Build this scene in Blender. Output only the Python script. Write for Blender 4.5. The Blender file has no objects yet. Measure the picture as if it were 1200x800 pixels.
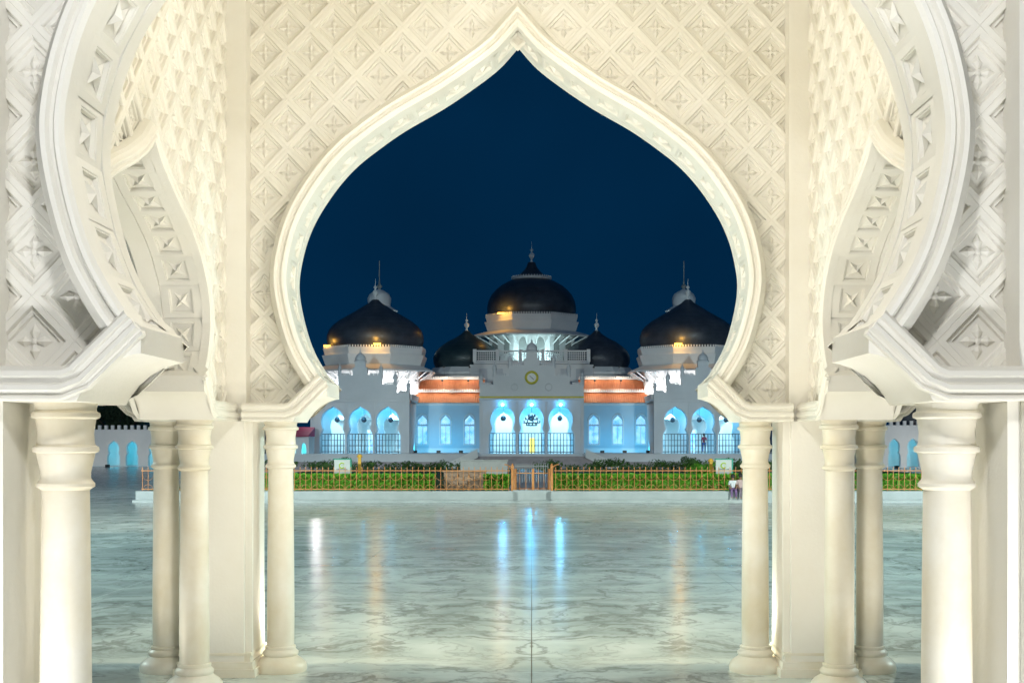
import bpy, bmesh, math, random
from mathutils import Vector, Matrix
random.seed(7)
R = math.radians
scene = bpy.context.scene
COL = scene.collection

# ------------------------------------------------------------------ camera
F = 1500.0                 # focal length in photo pixels (photo 1200 wide)
CZ = 2.4                   # camera height
VX, VY = 623.0, 520.0      # vanishing point in the photo
cam_d = bpy.data.cameras.new('camera')
cam_d.sensor_width = 36.0
cam_d.lens = 36.0 * F / 1200.0
cam_d.shift_x = -(VX - 600.0) / 1200.0
cam_d.shift_y = (VY - 400.0) / 1200.0
cam_d.clip_start = 0.1
cam_d.clip_end = 3000.0
cam = bpy.data.objects.new('camera', cam_d)
COL.objects.link(cam)
cam.location = (0, 0, CZ)
cam.rotation_euler = (R(90), 0, 0)
scene.camera = cam

# ------------------------------------------------------------------ night sky
world = bpy.data.worlds.new('World')
scene.world = world
world.use_nodes = True
wn = world.node_tree
wn.nodes.clear()
w_out = wn.nodes.new('ShaderNodeOutputWorld')
w_bg = wn.nodes.new('ShaderNodeBackground')
w_sky = wn.nodes.new('ShaderNodeTexSky')
w_sky.sky_type = 'NISHITA'
w_sky.sun_disc = False
w_sky.sun_elevation = R(-4.0)
w_sky.sun_rotation = R(180)
w_mix = wn.nodes.new('ShaderNodeMix')
w_mix.data_type = 'RGBA'
w_mix.inputs[0].default_value = 0.9
w_mix.inputs[7].default_value = (0.010, 0.34, 1.0, 1)
w_bg.inputs[1].default_value = 0.064
wn.links.new(w_sky.outputs[0], w_mix.inputs[6])
w_tc = wn.nodes.new('ShaderNodeTexCoord')
w_nz = wn.nodes.new('ShaderNodeTexNoise'); w_nz.inputs['Scale'].default_value = 3.5; w_nz.inputs['Detail'].default_value = 5
w_mr = wn.nodes.new('ShaderNodeMapRange'); w_mr.inputs[1].default_value = .3; w_mr.inputs[2].default_value = .7
w_mr.inputs[3].default_value = .82; w_mr.inputs[4].default_value = 1.18
w_vm = wn.nodes.new('ShaderNodeVectorMath'); w_vm.operation = 'SCALE'
wn.links.new(w_tc.outputs['Generated'], w_nz.inputs['Vector']); wn.links.new(w_nz.outputs['Fac'], w_mr.inputs[0])
wn.links.new(w_mix.outputs[2], w_vm.inputs[0]); wn.links.new(w_mr.outputs[0], w_vm.inputs['Scale'])
wn.links.new(w_vm.outputs[0], w_bg.inputs[0])
wn.links.new(w_bg.outputs[0], w_out.inputs[0])
scene.view_settings.view_transform = 'Standard'
scene.view_settings.look = 'None'
scene.view_settings.gamma = 1.0
scene.view_settings.exposure = 0.0
scene.view_settings.use_curve_mapping = False
scene.render.engine = 'CYCLES'
scene.cycles.max_bounces = 8
scene.cycles.diffuse_bounces = 5
scene.cycles.glossy_bounces = 4
scene.cycles.sample_clamp_indirect = 4.0
scene.cycles.use_denoising = True
scene.cycles.caustics_reflective = False
scene.cycles.caustics_refractive = False

# ------------------------------------------------------------------ helpers
def tag(o, label=None, cat=None, group=None, kind=None):
    if label: o['label'] = label
    if cat: o['category'] = cat
    if group: o['group'] = group
    if kind: o['kind'] = kind
    return o

def empty(name, loc, parent=None):
    o = bpy.data.objects.new(name, None)
    COL.objects.link(o)
    o.empty_display_size = 0.2
    o.location = loc
    if parent: o.parent = parent
    return o

def link(name, me, parent=None, loc=(0, 0, 0), rot=(0, 0, 0), mat=None):
    o = bpy.data.objects.new(name, me)
    COL.objects.link(o)
    o.location = loc
    o.rotation_euler = rot
    if parent: o.parent = parent
    return o

class MB:
    def __init__(s):
        s.v = []; s.f = []
    def add(s, vs, fs):
        n = len(s.v); s.v += [tuple(p) for p in vs]
        s.f += [tuple(i + n for i in f) for f in fs]
        return s
    def box(s, x0, x1, y0, y1, z0, z1):
        return s.add([(x0,y0,z0),(x1,y0,z0),(x1,y1,z0),(x0,y1,z0),(x0,y0,z1),(x1,y0,z1),(x1,y1,z1),(x0,y1,z1)],
                     [(0,3,2,1),(4,5,6,7),(0,1,5,4),(1,2,6,5),(2,3,7,6),(3,0,4,7)])
    def obox(s, c, ax, ay, az):      # oriented box from half-axis vectors
        c = Vector(c); ax = Vector(ax); ay = Vector(ay); az = Vector(az)
        vs = [c+i*ax+j*ay+k*az for k in (-1,1) for i, j in ((-1,-1),(1,-1),(1,1),(-1,1))]
        return s.add(vs, [(0,3,2,1),(4,5,6,7),(0,1,5,4),(1,2,6,5),(2,3,7,6),(3,0,4,7)])
    def bar(s, p, q, w):
        p = Vector(p); q = Vector(q); d = q - p; L = d.length
        if L < 1e-6: return s
        d /= L
        up = Vector((0,0,1)) if abs(d.z) < .9 else Vector((0,1,0))
        a = d.cross(up).normalized(); b = d.cross(a).normalized()
        return s.obox((p+q)/2, d*L/2, a*w/2, b*w/2)
    def lathe(s, prof, c=(0,0,0), n=24, ang0=0.0, caps=True):
        vs = []; fs = []
        for r, z in prof:
            for k in range(n):
                a = ang0 + 2*math.pi*k/n
                vs.append((c[0]+r*math.cos(a), c[1]+r*math.sin(a), c[2]+z))
        m = len(prof)
        for i in range(m-1):
            for k in range(n):
                k2 = (k+1) % n
                fs.append((i*n+k, i*n+k2, (i+1)*n+k2, (i+1)*n+k))
        if caps:
            fs.append(tuple(range(n))[::-1]); fs.append(tuple((m-1)*n+k for k in range(n)))
        return s.add(vs, fs)
    def prism(s, poly, y0, y1):      # polygon in x,z extruded along y
        n = len(poly)
        vs = [(x, y0, z) for x, z in poly] + [(x, y1, z) for x, z in poly]
        fs = [tuple(range(n)), tuple(range(2*n-1, n-1, -1))]
        fs += [(i, n+i, n+(i+1) % n, (i+1) % n) for i in range(n)]
        return s.add(vs, fs)
    def tube(s, pts, r, n=6):
        pts = [Vector(p) for p in pts]; vs = []; fs = []
        for i, p in enumerate(pts):
            d = (pts[min(i+1, len(pts)-1)] - pts[max(i-1, 0)]).normalized()
            up = Vector((0,1,0)) if abs(d.y) < .9 else Vector((1,0,0))
            a = d.cross(up).normalized(); b = d.cross(a)
            for k in range(n):
                t = 2*math.pi*k/n
                vs.append(p + a*math.cos(t)*r + b*math.sin(t)*r)
        for i in range(len(pts)-1):
            for k in range(n):
                k2 = (k+1) % n
                fs.append((i*n+k, i*n+k2, (i+1)*n+k2, (i+1)*n+k))
        return s.add(vs, fs)
    def mesh(s, name, mat, smooth=None, weld=True):
        me = bpy.data.meshes.new(name)
        me.from_pydata(s.v, [], s.f)
        bm = bmesh.new(); bm.from_mesh(me)
        if weld: bmesh.ops.remove_doubles(bm, verts=bm.verts, dist=1e-5)
        bmesh.ops.recalc_face_normals(bm, faces=bm.faces)
        bm.to_mesh(me); bm.free()
        if smooth is not None:
            me.shade_smooth()
            me.set_sharp_from_angle(angle=R(smooth))
        if mat: me.materials.append(mat)
        return me
    def obj(s, name, mat, parent=None, loc=(0,0,0), rot=(0,0,0), smooth=None, weld=True):
        return link(name, s.mesh(name, mat, smooth, weld), parent, loc, rot)

def wall_openings(mb, xL, xR, z0, z1, ops, y0, t):
    """wall slab facing -y with openings (cx, [(halfwidth, z) ascending])"""
    zs = {z0, z1}
    for cx, pr in ops:
        for h, z in pr: zs.add(z)
    zs = sorted(z for z in zs if z0 - 1e-9 <= z <= z1 + 1e-9)
    def hw(pr, z):
        if z <= pr[0][1]: return pr[0][0]
        for (h0, a), (h1, b) in zip(pr, pr[1:]):
            if a <= z <= b:
                return h0 if b == a else h0 + (h1-h0)*(z-a)/(b-a)
        return pr[-1][0]
    y1 = y0 + t
    def q(a, b, c, d): mb.add([a, b, c, d], [(0,1,2,3)])
    for za, zb in zip(zs, zs[1:]):
        mid = (za+zb)/2
        act = sorted([o for o in ops if o[1][0][1] < mid < o[1][-1][1]], key=lambda o: o[0])
        bx = [xL]; tx = [xL]
        for cx, pr in act:
            ha, hb = hw(pr, za+1e-7), hw(pr, zb-1e-7)
            bx += [cx-ha, cx+ha]; tx += [cx-hb, cx+hb]
            q((cx-ha,y0,za),(cx-ha,y1,za),(cx-hb,y1,zb),(cx-hb,y0,zb))
            q((cx+ha,y1,za),(cx+ha,y0,za),(cx+hb,y0,zb),(cx+hb,y1,zb))
        bx.append(xR); tx.append(xR)
        for i in range(0, len(bx), 2):
            q((bx[i],y0,za),(bx[i+1],y0,za),(tx[i+1],y0,zb),(tx[i],y0,zb))
            q((bx[i+1],y1,za),(bx[i],y1,za),(tx[i],y1,zb),(tx[i+1],y1,zb))
        q((xL,y1,za),(xL,y0,za),(xL,y0,zb),(xL,y1,zb))
        q((xR,y0,za),(xR,y1,za),(xR,y1,zb),(xR,y0,zb))
    for cx, pr in ops:
        if pr[0][1] > z0+1e-6:
            h, z = pr[0]; q((cx-h,y0,z),(cx+h,y0,z),(cx+h,y1,z),(cx-h,y1,z))
        if pr[-1][0] > 1e-6:
            h, z = pr[-1]; q((cx-h,y1,z),(cx+h,y1,z),(cx+h,y0,z),(cx-h,y0,z))
    q((xL,y0,z1),(xR,y0,z1),(xR,y1,z1),(xL,y1,z1))
    return mb

# ------------------------------------------------------------------ materials
def new_mat(name):
    m = bpy.data.materials.new(name); m.use_nodes = True
    nt = m.node_tree
    return m, nt, nt.nodes['Principled BSDF']

def mat_paint(name, c1, c2, rough=0.6, scale=1.2, bump=0.08, bscale=40, spec=0.4, metal=0.0):
    m, nt, b = new_mat(name)
    g = nt.nodes.new('ShaderNodeNewGeometry')
    n1 = nt.nodes.new('ShaderNodeTexNoise'); n1.inputs['Scale'].default_value = scale
    n1.inputs['Detail'].default_value = 6; n1.inputs['Roughness'].default_value = 0.62
    rp = nt.nodes.new('ShaderNodeValToRGB')
    rp.color_ramp.elements[0].position = 0.32; rp.color_ramp.elements[1].position = 0.66
    rp.color_ramp.elements[0].color = (*c2, 1); rp.color_ramp.elements[1].color = (*c1, 1)
    nt.links.new(g.outputs['Position'], n1.inputs['Vector'])
    nt.links.new(n1.outputs['Fac'], rp.inputs[0])
    nt.links.new(rp.outputs[0], b.inputs['Base Color'])
    b.inputs['Roughness'].default_value = rough
    b.inputs['Specular IOR Level'].default_value = spec
    b.inputs['Metallic'].default_value = metal
    if bump:
        n2 = nt.nodes.new('ShaderNodeTexNoise'); n2.inputs['Scale'].default_value = bscale
        n2.inputs['Detail'].default_value = 4
        nt.links.new(g.outputs['Position'], n2.inputs['Vector'])
        bp = nt.nodes.new('ShaderNodeBump'); bp.inputs['Strength'].default_value = bump
        bp.inputs['Distance'].default_value = 0.02
        nt.links.new(n2.outputs['Fac'], bp.inputs['Height'])
        nt.links.new(bp.outputs[0], b.inputs['Normal'])
    return m

def mat_emit(name, col, strength):
    m, nt, b = new_mat(name)
    b.inputs['Base Color'].default_value = (*[min(.8, c) for c in col], 1)
    b.inputs['Emission Color'].default_value = (*col, 1)
    b.inputs['Emission Strength'].default_value = strength
    return m

M = {}
M['plaster'] = mat_paint('cream_plaster', (.81,.79,.735), (.76,.73,.655), .5, .9, .10, 34)
M['plaster_low'] = mat_paint('cream_column_paint', (.82,.79,.71), (.70,.63,.48), .42, 1.3, .07, 26)
M['white'] = mat_paint('mosque_white', (.78,.78,.77), (.68,.69,.69), .6, .35, .05, 6)
M['wing'] = mat_paint('blue_lit_render', (.52,.62,.67), (.44,.54,.60), .65, .3, .05, 6)  # blue light on the wing walls is put into this tint
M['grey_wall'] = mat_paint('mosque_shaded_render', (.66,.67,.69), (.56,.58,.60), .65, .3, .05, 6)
def mat_dome(name, c1, c2):
    m = mat_paint(name, c1, c2, .34, .8, 0)
    nt = m.node_tree; N = nt.nodes.new; b = nt.nodes['Principled BSDF']
    g = N('ShaderNodeNewGeometry')
    wv = N('ShaderNodeTexWave'); wv.bands_direction = 'Z'; wv.wave_profile = 'SAW'; wv.inputs['Scale'].default_value = .9
    wv.inputs['Distortion'].default_value = .4; wv.inputs['Detail'].default_value = 2
    nz = N('ShaderNodeTexNoise'); nz.inputs['Scale'].default_value = 1.4; nz.inputs['Detail'].default_value = 6
    nt.links.new(g.outputs['Position'], wv.inputs['Vector']); nt.links.new(g.outputs['Position'], nz.inputs['Vector'])
    mr = N('ShaderNodeMapRange'); mr.inputs[3].default_value = .22; mr.inputs[4].default_value = .55
    nt.links.new(nz.outputs['Fac'], mr.inputs[0]); nt.links.new(mr.outputs[0], b.inputs['Roughness'])
    bp = N('ShaderNodeBump'); bp.inputs['Strength'].default_value = .45; bp.inputs['Distance'].default_value = .04
    nt.links.new(wv.outputs['Fac'], bp.inputs['Height']); nt.links.new(bp.outputs[0], b.inputs['Normal'])
    return m
M['dome'] = mat_dome('dome_black', (.052,.062,.082), (.024,.030,.042))
M['dome_teal_lit'] = mat_dome('dome_black_teal_lit', (.030,.055,.062), (.012,.028,.036))  # teal light on the left rear dome, put into the colour
M['gold'] = mat_paint('gilded_band', (.62,.50,.04), (.40,.42,.03), .4, 5, 0)
M['dark_metal'] = mat_paint('dark_iron', (.09,.07,.08), (.06,.05,.06), .45, 5, 0)
M['fence'] = mat_paint('fence_orange_lit', (.60,.27,.09), (.48,.19,.06), .45, 4, 0)  # orange light on the railing is put into its colour
M['kerb'] = mat_paint('kerb_marble', (.42,.46,.46), (.34,.38,.38), .35, 1.2, .05, 18)
M['hedge'] = mat_paint('hedge_leaf', (.13,.38,.02), (.08,.27,.014), .55, 3.0, 0)
M['hedge_dark'] = mat_paint('shrub_leaf', (.08,.17,.035), (.035,.085,.018), .6, 2.0, 0)
M['tree'] = mat_paint('tree_leaf', (.05,.075,.035), (.022,.04,.02), .65, 1.0, 0)
M['bark'] = mat_paint('bark', (.09,.06,.04), (.05,.035,.025), .85, 4, .4, 20)
M['lawn'] = mat_paint('lawn', (.05,.12,.02), (.03,.07,.012), .8, 1.5, .3, 30)
M['brick'] = mat_paint('brown_stone', (.36,.25,.18), (.26,.17,.12), .8, 6, .3, 14)
M['slab_grey'] = mat_paint('grey_stone', (.33,.34,.33), (.27,.28,.27), .6, 3, .1, 20)
M['paving'] = mat_paint('grey_paving', (.36,.32,.33), (.27,.24,.25), .55, 1.5, .1, 12)
M['magenta'] = mat_paint('magenta_canvas', (.50,.03,.12), (.40,.02,.09), .7, 3, 0)
M['yellow'] = mat_paint('yellow_paint', (.70,.42,.05), (.60,.34,.04), .5, 4, 0)
M['sign'] = mat_paint('sign_face', (.55,.58,.54), (.50,.53,.50), .4, 4, 0)
M['sign_green'] = mat_paint('sign_green', (.03,.30,.20), (.02,.25,.16), .4, 4, 0)
M['lime'] = mat_paint('lime_emblem', (.42,.60,.04), (.38,.55,.03), .4, 4, 0)
M['sign_ink'] = mat_paint('sign_ink', (.10,.16,.14), (.08,.13,.12), .5, 4, 0)
M['fixture'] = mat_paint('fixture_black', (.03,.03,.03), (.02,.02,.02), .4, 4, 0)
M['cyan_lamp'] = mat_emit('cyan_lamp_glass', (.25,.80,1.0), 9)
M['white_lamp'] = mat_emit('white_lamp_glass', (1,.97,.95), 30)
M['warm_lamp'] = mat_emit('warm_lamp_glass', (1,.80,.45), 8)
M['orange_lamp'] = mat_emit('orange_lamp_glass', (1,.45,.06), 5)
M['yellow_door'] = mat_emit('lit_doorway', (1,.62,.10), .65)
M['skin'] = mat_paint('skin', (.34,.19,.12), (.32,.17,.11), .5, 6, 0)
M['hair'] = mat_paint('hair', (.015,.012,.01), (.01,.01,.01), .5, 6, 0)

def mat_marble():
    m, nt, b = new_mat('plaza_marble')
    N = nt.nodes.new; Lk = nt.links.new
    g = N('ShaderNodeNewGeometry'); sp = N('ShaderNodeSeparateXYZ'); Lk(g.outputs['Position'], sp.inputs[0])
    pp = N('ShaderNodeMath'); pp.operation = 'PINGPONG'; pp.inputs[1].default_value = 3.4
    Lk(sp.outputs[0], pp.inputs[0])
    cb = N('ShaderNodeCombineXYZ'); Lk(pp.outputs[0], cb.inputs[0]); Lk(sp.outputs[1], cb.inputs[1])
    # slow warp, then ridged veins
    wz = N('ShaderNodeTexNoise'); wz.inputs['Scale'].default_value = .55; wz.inputs['Detail'].default_value = 5
    Lk(cb.outputs[0], wz.inputs['Vector'])
    wm = N('ShaderNodeVectorMath'); wm.operation = 'MULTIPLY_ADD'; wm.inputs[1].default_value = (1.8, 2.6, 0)
    Lk(wz.outputs['Color'], wm.inputs[0]); Lk(cb.outputs[0], wm.inputs[2])
    def ridge(scale, width, det):
        n = N('ShaderNodeTexNoise'); n.inputs['Scale'].default_value = scale; n.inputs['Detail'].default_value = det
        n.inputs['Roughness'].default_value = .6
        Lk(wm.outputs[0], n.inputs['Vector'])
        a = N('ShaderNodeMath'); a.operation = 'SUBTRACT'; a.inputs[1].default_value = .5; Lk(n.outputs['Fac'], a.inputs[0])
        c = N('ShaderNodeMath'); c.operation = 'ABSOLUTE'; Lk(a.outputs[0], c.inputs[0])
        r = N('ShaderNodeMapRange'); r.inputs[1].default_value = 0; r.inputs[2].default_value = width
        r.inputs[3].default_value = 1; r.inputs[4].default_value = 0; r.interpolation_type = 'SMOOTHSTEP'
        Lk(c.outputs[0], r.inputs[0]); return r.outputs[0]
    v1 = ridge(.36, .022, 7); v2 = ridge(1.5, .035, 6)
    cl = N('ShaderNodeTexNoise'); cl.inputs['Scale'].default_value = .8; cl.inputs['Detail'].default_value = 7
    Lk(wm.outputs[0], cl.inputs['Vector'])
    base = N('ShaderNodeValToRGB')
    base.color_ramp.elements[0].position = .34; base.color_ramp.elements[0].color = (.46,.53,.49,1)
    base.color_ramp.elements[1].position = .62; base.color_ramp.elements[1].color = (.72,.78,.73,1)
    Lk(cl.outputs['Fac'], base.inputs[0])
    mx2 = N('ShaderNodeMix'); mx2.data_type = 'RGBA'; mx2.inputs[7].default_value = (.30,.31,.26,1)
    s2 = N('ShaderNodeMath'); s2.operation = 'MULTIPLY'; s2.inputs[1].default_value = .36; Lk(v2, s2.inputs[0])
    Lk(s2.outputs[0], mx2.inputs[0]); Lk(base.outputs[0], mx2.inputs[6])
    mx1 = N('ShaderNodeMix'); mx1.data_type = 'RGBA'; mx1.inputs[7].default_value = (.20,.21,.17,1)
    s1 = N('ShaderNodeMath'); s1.operation = 'MULTIPLY'; s1.inputs[1].default_value = .56; Lk(v1, s1.inputs[0])
    Lk(s1.outputs[0], mx1.inputs[0]); Lk(mx2.outputs[2], mx1.inputs[6])
    Lk(mx1.outputs[2], b.inputs['Base Color'])
    rr = N('ShaderNodeMapRange'); rr.inputs[3].default_value = .13; rr.inputs[4].default_value = .25
    Lk(cl.outputs['Fac'], rr.inputs[0]); Lk(rr.outputs[0], b.inputs['Roughness'])
    b.inputs['Specular IOR Level'].default_value = .5
    bn = N('ShaderNodeTexNoise'); bn.inputs['Scale'].default_value = 3.0; bn.inputs['Detail'].default_value = 3
    Lk(g.outputs['Position'], bn.inputs['Vector'])
    bp = N('ShaderNodeBump'); bp.inputs['Strength'].default_value = .035; bp.inputs['Distance'].default_value = .05
    Lk(bn.outputs['Fac'], bp.inputs['Height']); Lk(bp.outputs[0], b.inputs['Normal'])
    return m
M['marble'] = mat_marble()

def mat_roof():
    m, nt, b = new_mat('terracotta_tiles')
    N = nt.nodes.new; Lk = nt.links.new
    g = N('ShaderNodeNewGeometry')
    w = N('ShaderNodeTexWave'); w.inputs['Scale'].default_value = 1.6; w.bands_direction = 'X'
    w.inputs['Distortion'].default_value = .3
    Lk(g.outputs['Position'], w.inputs['Vector'])
    n = N('ShaderNodeTexNoise'); n.inputs['Scale'].default_value = .6; n.inputs['Detail'].default_value = 6
    Lk(g.outputs['Position'], n.inputs['Vector'])
    rp = N('ShaderNodeValToRGB')
    rp.color_ramp.elements[0].position = .3; rp.color_ramp.elements[0].color = (.40,.11,.04,1)
    rp.color_ramp.elements[1].position = .7; rp.color_ramp.elements[1].color = (.58,.22,.09,1)
    Lk(n.outputs['Fac'], rp.inputs[0]); Lk(rp.outputs[0], b.inputs['Base Color'])
    bp = N('ShaderNodeBump'); bp.inputs['Strength'].default_value = .5; bp.inputs['Distance'].default_value = .05
    Lk(w.outputs['Fac'], bp.inputs['Height']); Lk(bp.outputs[0], b.inputs['Normal'])
    b.inputs['Roughness'].default_value = .7
    return m
M['roof'] = mat_roof()

def mat_pane():
    m, nt, b = new_mat('lit_cyan_glass')
    N = nt.nodes.new; Lk = nt.links.new
    g = N('ShaderNodeNewGeometry')
    n = N('ShaderNodeTexNoise'); n.inputs['Scale'].default_value = 2.2; n.inputs['Detail'].default_value = 3
    Lk(g.outputs['Position'], n.inputs['Vector'])
    rp = N('ShaderNodeValToRGB')
    rp.color_ramp.elements[0].position = .35; rp.color_ramp.elements[0].color = (.07,.42,.85,1)
    rp.color_ramp.elements[1].position = .68; rp.color_ramp.elements[1].color = (.55,.88,1,1)
    Lk(n.outputs['Fac'], rp.inputs[0])
    b.inputs['Base Color'].default_value = (.1,.3,.4,1); b.inputs['Roughness'].default_value = .15
    Lk(rp.outputs[0], b.inputs['Emission Color']); b.inputs['Emission Strength'].default_value = 1.6
    return m
M['pane'] = mat_pane()

def lamp(name, parent, loc, kind, power, col, size=.1, spot=None, target=None, blend=.6):
    """the light itself, held by its fixture"""
    d = bpy.data.lights.new(name, kind)
    d.energy = power; d.color = col
    d.shadow_soft_size = size
    if name in ('dome_light', 'roof_fill'): d.specular_factor = .015
    if kind == 'SPOT':
        d.spot_size = R(spot); d.spot_blend = blend
    o = bpy.data.objects.new(name, d); COL.objects.link(o)
    o.location = loc; o.parent = parent
    if target is not None:
        o.rotation_euler = (Vector(target) - Vector(loc)).to_track_quat('-Z', 'Y').to_euler()
    return o

# ------------------------------------------------------------------ plaza floor
floor = MB().add([(-400,-60,-.02),(400,-60,-.02),(400,900,-.02),(-400,900,-.02)], [(0,1,2,3)]).obj('plaza_floor', M['marble'])
tag(floor, kind='structure')
SLX, SLY = 3.4, 6.8
M['grout'] = mat_paint('grout', (.16,.12,.07), (.10,.075,.045), .9, 3, 0)
MB().add([(-23.8,-7.2,-.014),(23.8,-7.2,-.014),(23.8,52.5,-.014),(-23.8,52.5,-.014)], [(0,1,2,3)]).obj('grout_bed', M['grout'], floor)
slab_me = MB().box(.0045, SLX-.0045, .004, SLY-.004, -.012, 0).mesh('marble_slab', M['marble'])
for i in range(-7, 7):
    for j in range(-1, 8):
        link('marble_slab', slab_me, floor, (i*SLX, j*SLY - .4, 0))

# ------------------------------------------------------------------ the arched porch
U = CZ / 265.0
PX = -16 * U
YF, YN = 1500*U, 808*U
YM = (YF+YN)/2
PL = 345.0                                   # pier centre, px from the porch axis
porch = empty('arched_porch', (PX, YM, 0))
tag(porch, 'cream carved porch of keyhole arches on slim columns framing the mosque', 'porch')
def pl(xpx, yworld, z=0): return (xpx*U, yworld - YM, z)

PTS = [(218.3,69.3),(229.7,83.6),(244,108),(253,131.6),(260.5,162),(263.6,187),(261.5,210.7),(254,241.6),(241.4,270.7),
       (219.7,304),(196,331),(169.5,352.6),(136,376),(89.3,403),(52.8,427.6),(22.5,451),(0,476)]
def catmull(pts, n=5):
    out = []
    P = [tuple(2*a-b for a, b in zip(pts[0], pts[1]))] + pts + [tuple(2*a-b for a, b in zip(pts[-1], pts[-2]))]
    for i in range(1, len(P)-2):
        for k in range(n):
            t = k/n
            out.append(tuple(.5*((2*p1)+(-p0+p2)*t+(2*p0-5*p1+4*p2-p3)*t*t+(-p0+3*p1-3*p2+p3)*t**3)
                       for p0, p1, p2, p3 in zip(P[i-1], P[i], P[i+1], P[i+2])))
    out.append(pts[-1]); return out

def normals(c, tip=True):
    ns = []
    for i in range(len(c)):
        a = c[max(i-1, 0)]; b = c[min(i+1, len(c)-1)]
        tx, tz = b[0]-a[0], b[1]-a[1]; l = math.hypot(tx, tz)
        n = (tz/l, -tx/l)            # right-hand side curve running upward: outward = +x
        ns.append(n)
    if tip:
        n = ns[-1]; ns[-1] = (0, 1/max(n[1], .35))
    return ns

RING = [(4.6,-25),(4.6,25),(0,25.2),(0,42),(2.5,45),(5,45.5),(6.8,42),(9,42),(10.5,45.5),(13.5,46),(15.5,42),(18,39.5),(21,33),(22.5,25),(24,10)]
RING = [(24,-10),(22.5,-25),(18,-39.5),(13.5,-45),(9,-42),(5,-45),(0,-42),(0,-25.5)] + RING

def sweep(mb, c, ns, prof):
    for s in (1, -1):
        vs = []; fs = []; m = len(prof)
        for (x, z), (nx, nz) in zip(c, ns):
            for r, d in prof:
                vs.append((s*(x+nx*r)*U, -d*U, (z+nz*r)*U))
        for i in range(len(c)-1):
            for k in range(m-1):
                fs.append((i*m+k, i*m+k+1, (i+1)*m+k+1, (i+1)*m+k))
        fs.append(tuple(range(m)))
        mb.add(vs, fs)
    return mb

TA, TB = 26.8, 28.0
def tile_geo():
    mb = MB()
    rings = [(1.0,11.6),(.985,12.2),(.80,12.2),(.765,11.0),(.74,8.0),(.62,7.6),(.58,4.6)]
    for f, d in rings:
        mb.v += [(f*TA*U,-d*U,0),(0,-d*U,f*TB*U),(-f*TA*U,-d*U,0),(0,-d*U,-f*TB*U)]
    for i in range(len(rings)-1):
        for k in range(4):
            k2 = (k+1) % 4
            mb.f.append((i*4+k, i*4+k2, (i+1)*4+k2, (i+1)*4+k))
    n = (len(rings)-1)*4
    mb.f.append((n, n+1, n+2, n+3))
    # four-petalled flower with a bead on each petal
    for a in range(4):
        ca, sa = math.cos(a*math.pi/2), math.sin(a*math.pi/2)
        def T(u, w, d): return ((u*ca-w*sa)*U, -d*U, (u*sa+w*ca)*U)
        mb.add([T(1,0,7.5),T(6,2.6,6.5),T(11.8,0,4.7),T(6,-2.6,6.5),T(6.5,0,9.0),T(1.2,1.2,4.7),T(1.2,-1.2,4.7),T(6,3.4,4.7),T(6,-3.4,4.7)],
               [(0,1,4),(1,2,4),(2,3,4),(3,0,4),(0,5,7,1),(1,7,2),(3,2,8),(0,3,8,6)])
    mb.lathe([(2.4*U,0),(1.6*U,1.6*U),(.3*U,2.2*U)], n=6, caps=False)
    k = len(mb.v) - 18
    for i in range(k, len(mb.v)):                # bead turned to face the front
        x, y, z = mb.v[i]; mb.v[i] = (x, -z - 6.6*U, y)
    return mb
TILE = tile_geo()
TILE.v = [(x, -(12.2*U - (12.2*U + y)*.72), z) for x, y, z in TILE.v]      # shallow carving
tile_me = TILE.mesh('carved_diamond', M['plaster'], 25)

def panel_mesh():
    mb = MB()
    rings = [(17.6,24.6,.15),(13.6,14.2,.15),(13.1,13.7,-.5),(12.4,13.0,-.5),(11.9,12.5,-1.9)]
    rings = [(19.3,24.9,-.2),(14.2,15.0,-.2),(13.7,14.4,-.9),(12.8,13.4,-.9),(12.2,12.8,-3.6)]
    for a, b, c in rings:
        mb.v += [(a*U,b*U,c*U),(-a*U,b*U,c*U),(-a*U,-b*U,c*U),(a*U,-b*U,c*U)]
    for i in range(len(rings)-1):
        for k in range(4):
            mb.f.append((i*4+k, i*4+(k+1) % 4, (i+1)*4+(k+1) % 4, (i+1)*4+k))
    n = (len(rings)-1)*4; mb.f.append((n,n+1,n+2,n+3))
    vs = [(0,0,1.2)]; fs = []
    for k in range(8):
        a = math.pi/4 + k*math.pi/4
        r = 14.0 if k % 2 == 0 else 4.4
        vs.append((r*math.cos(a), r*math.sin(a), -3.3))
    fs = [(0, 1+k, 1+(k+1) % 8) for k in range(8)]
    mb.add([(x*U, y*U, z*U) for x, y, z in vs], fs)
    return mb.mesh('star_panel', M['plaster'])
panel_me = panel_mesh()

def in_frame(o_loc, rz, x, z):
    c, s = math.cos(rz), math.sin(rz)
    X = PX + o_loc[0] + c*x*U; Y = YM + o_loc[1] + s*x*U; Z = CZ + z*U
    if Y < .5: return False
    ix = VX + F*X/Y; iy = VY - F*(Z-CZ)/Y
    return -25 < ix < 1225 and -25 < iy < 800

ZTOP = 585.0
def arch_profile(sx, sz):
    pts = [(x*sx, z if z < 69.3 else 69.3+(z-69.3)*sz) for x, z in PTS]
    c = catmull(pts)
    return c, normals(c)

CORB = [(216.5,70),(216.5,54),(222,53),(230,50),(238,45.5),(245.5,39),(251,32),(255,25.7)]

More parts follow.
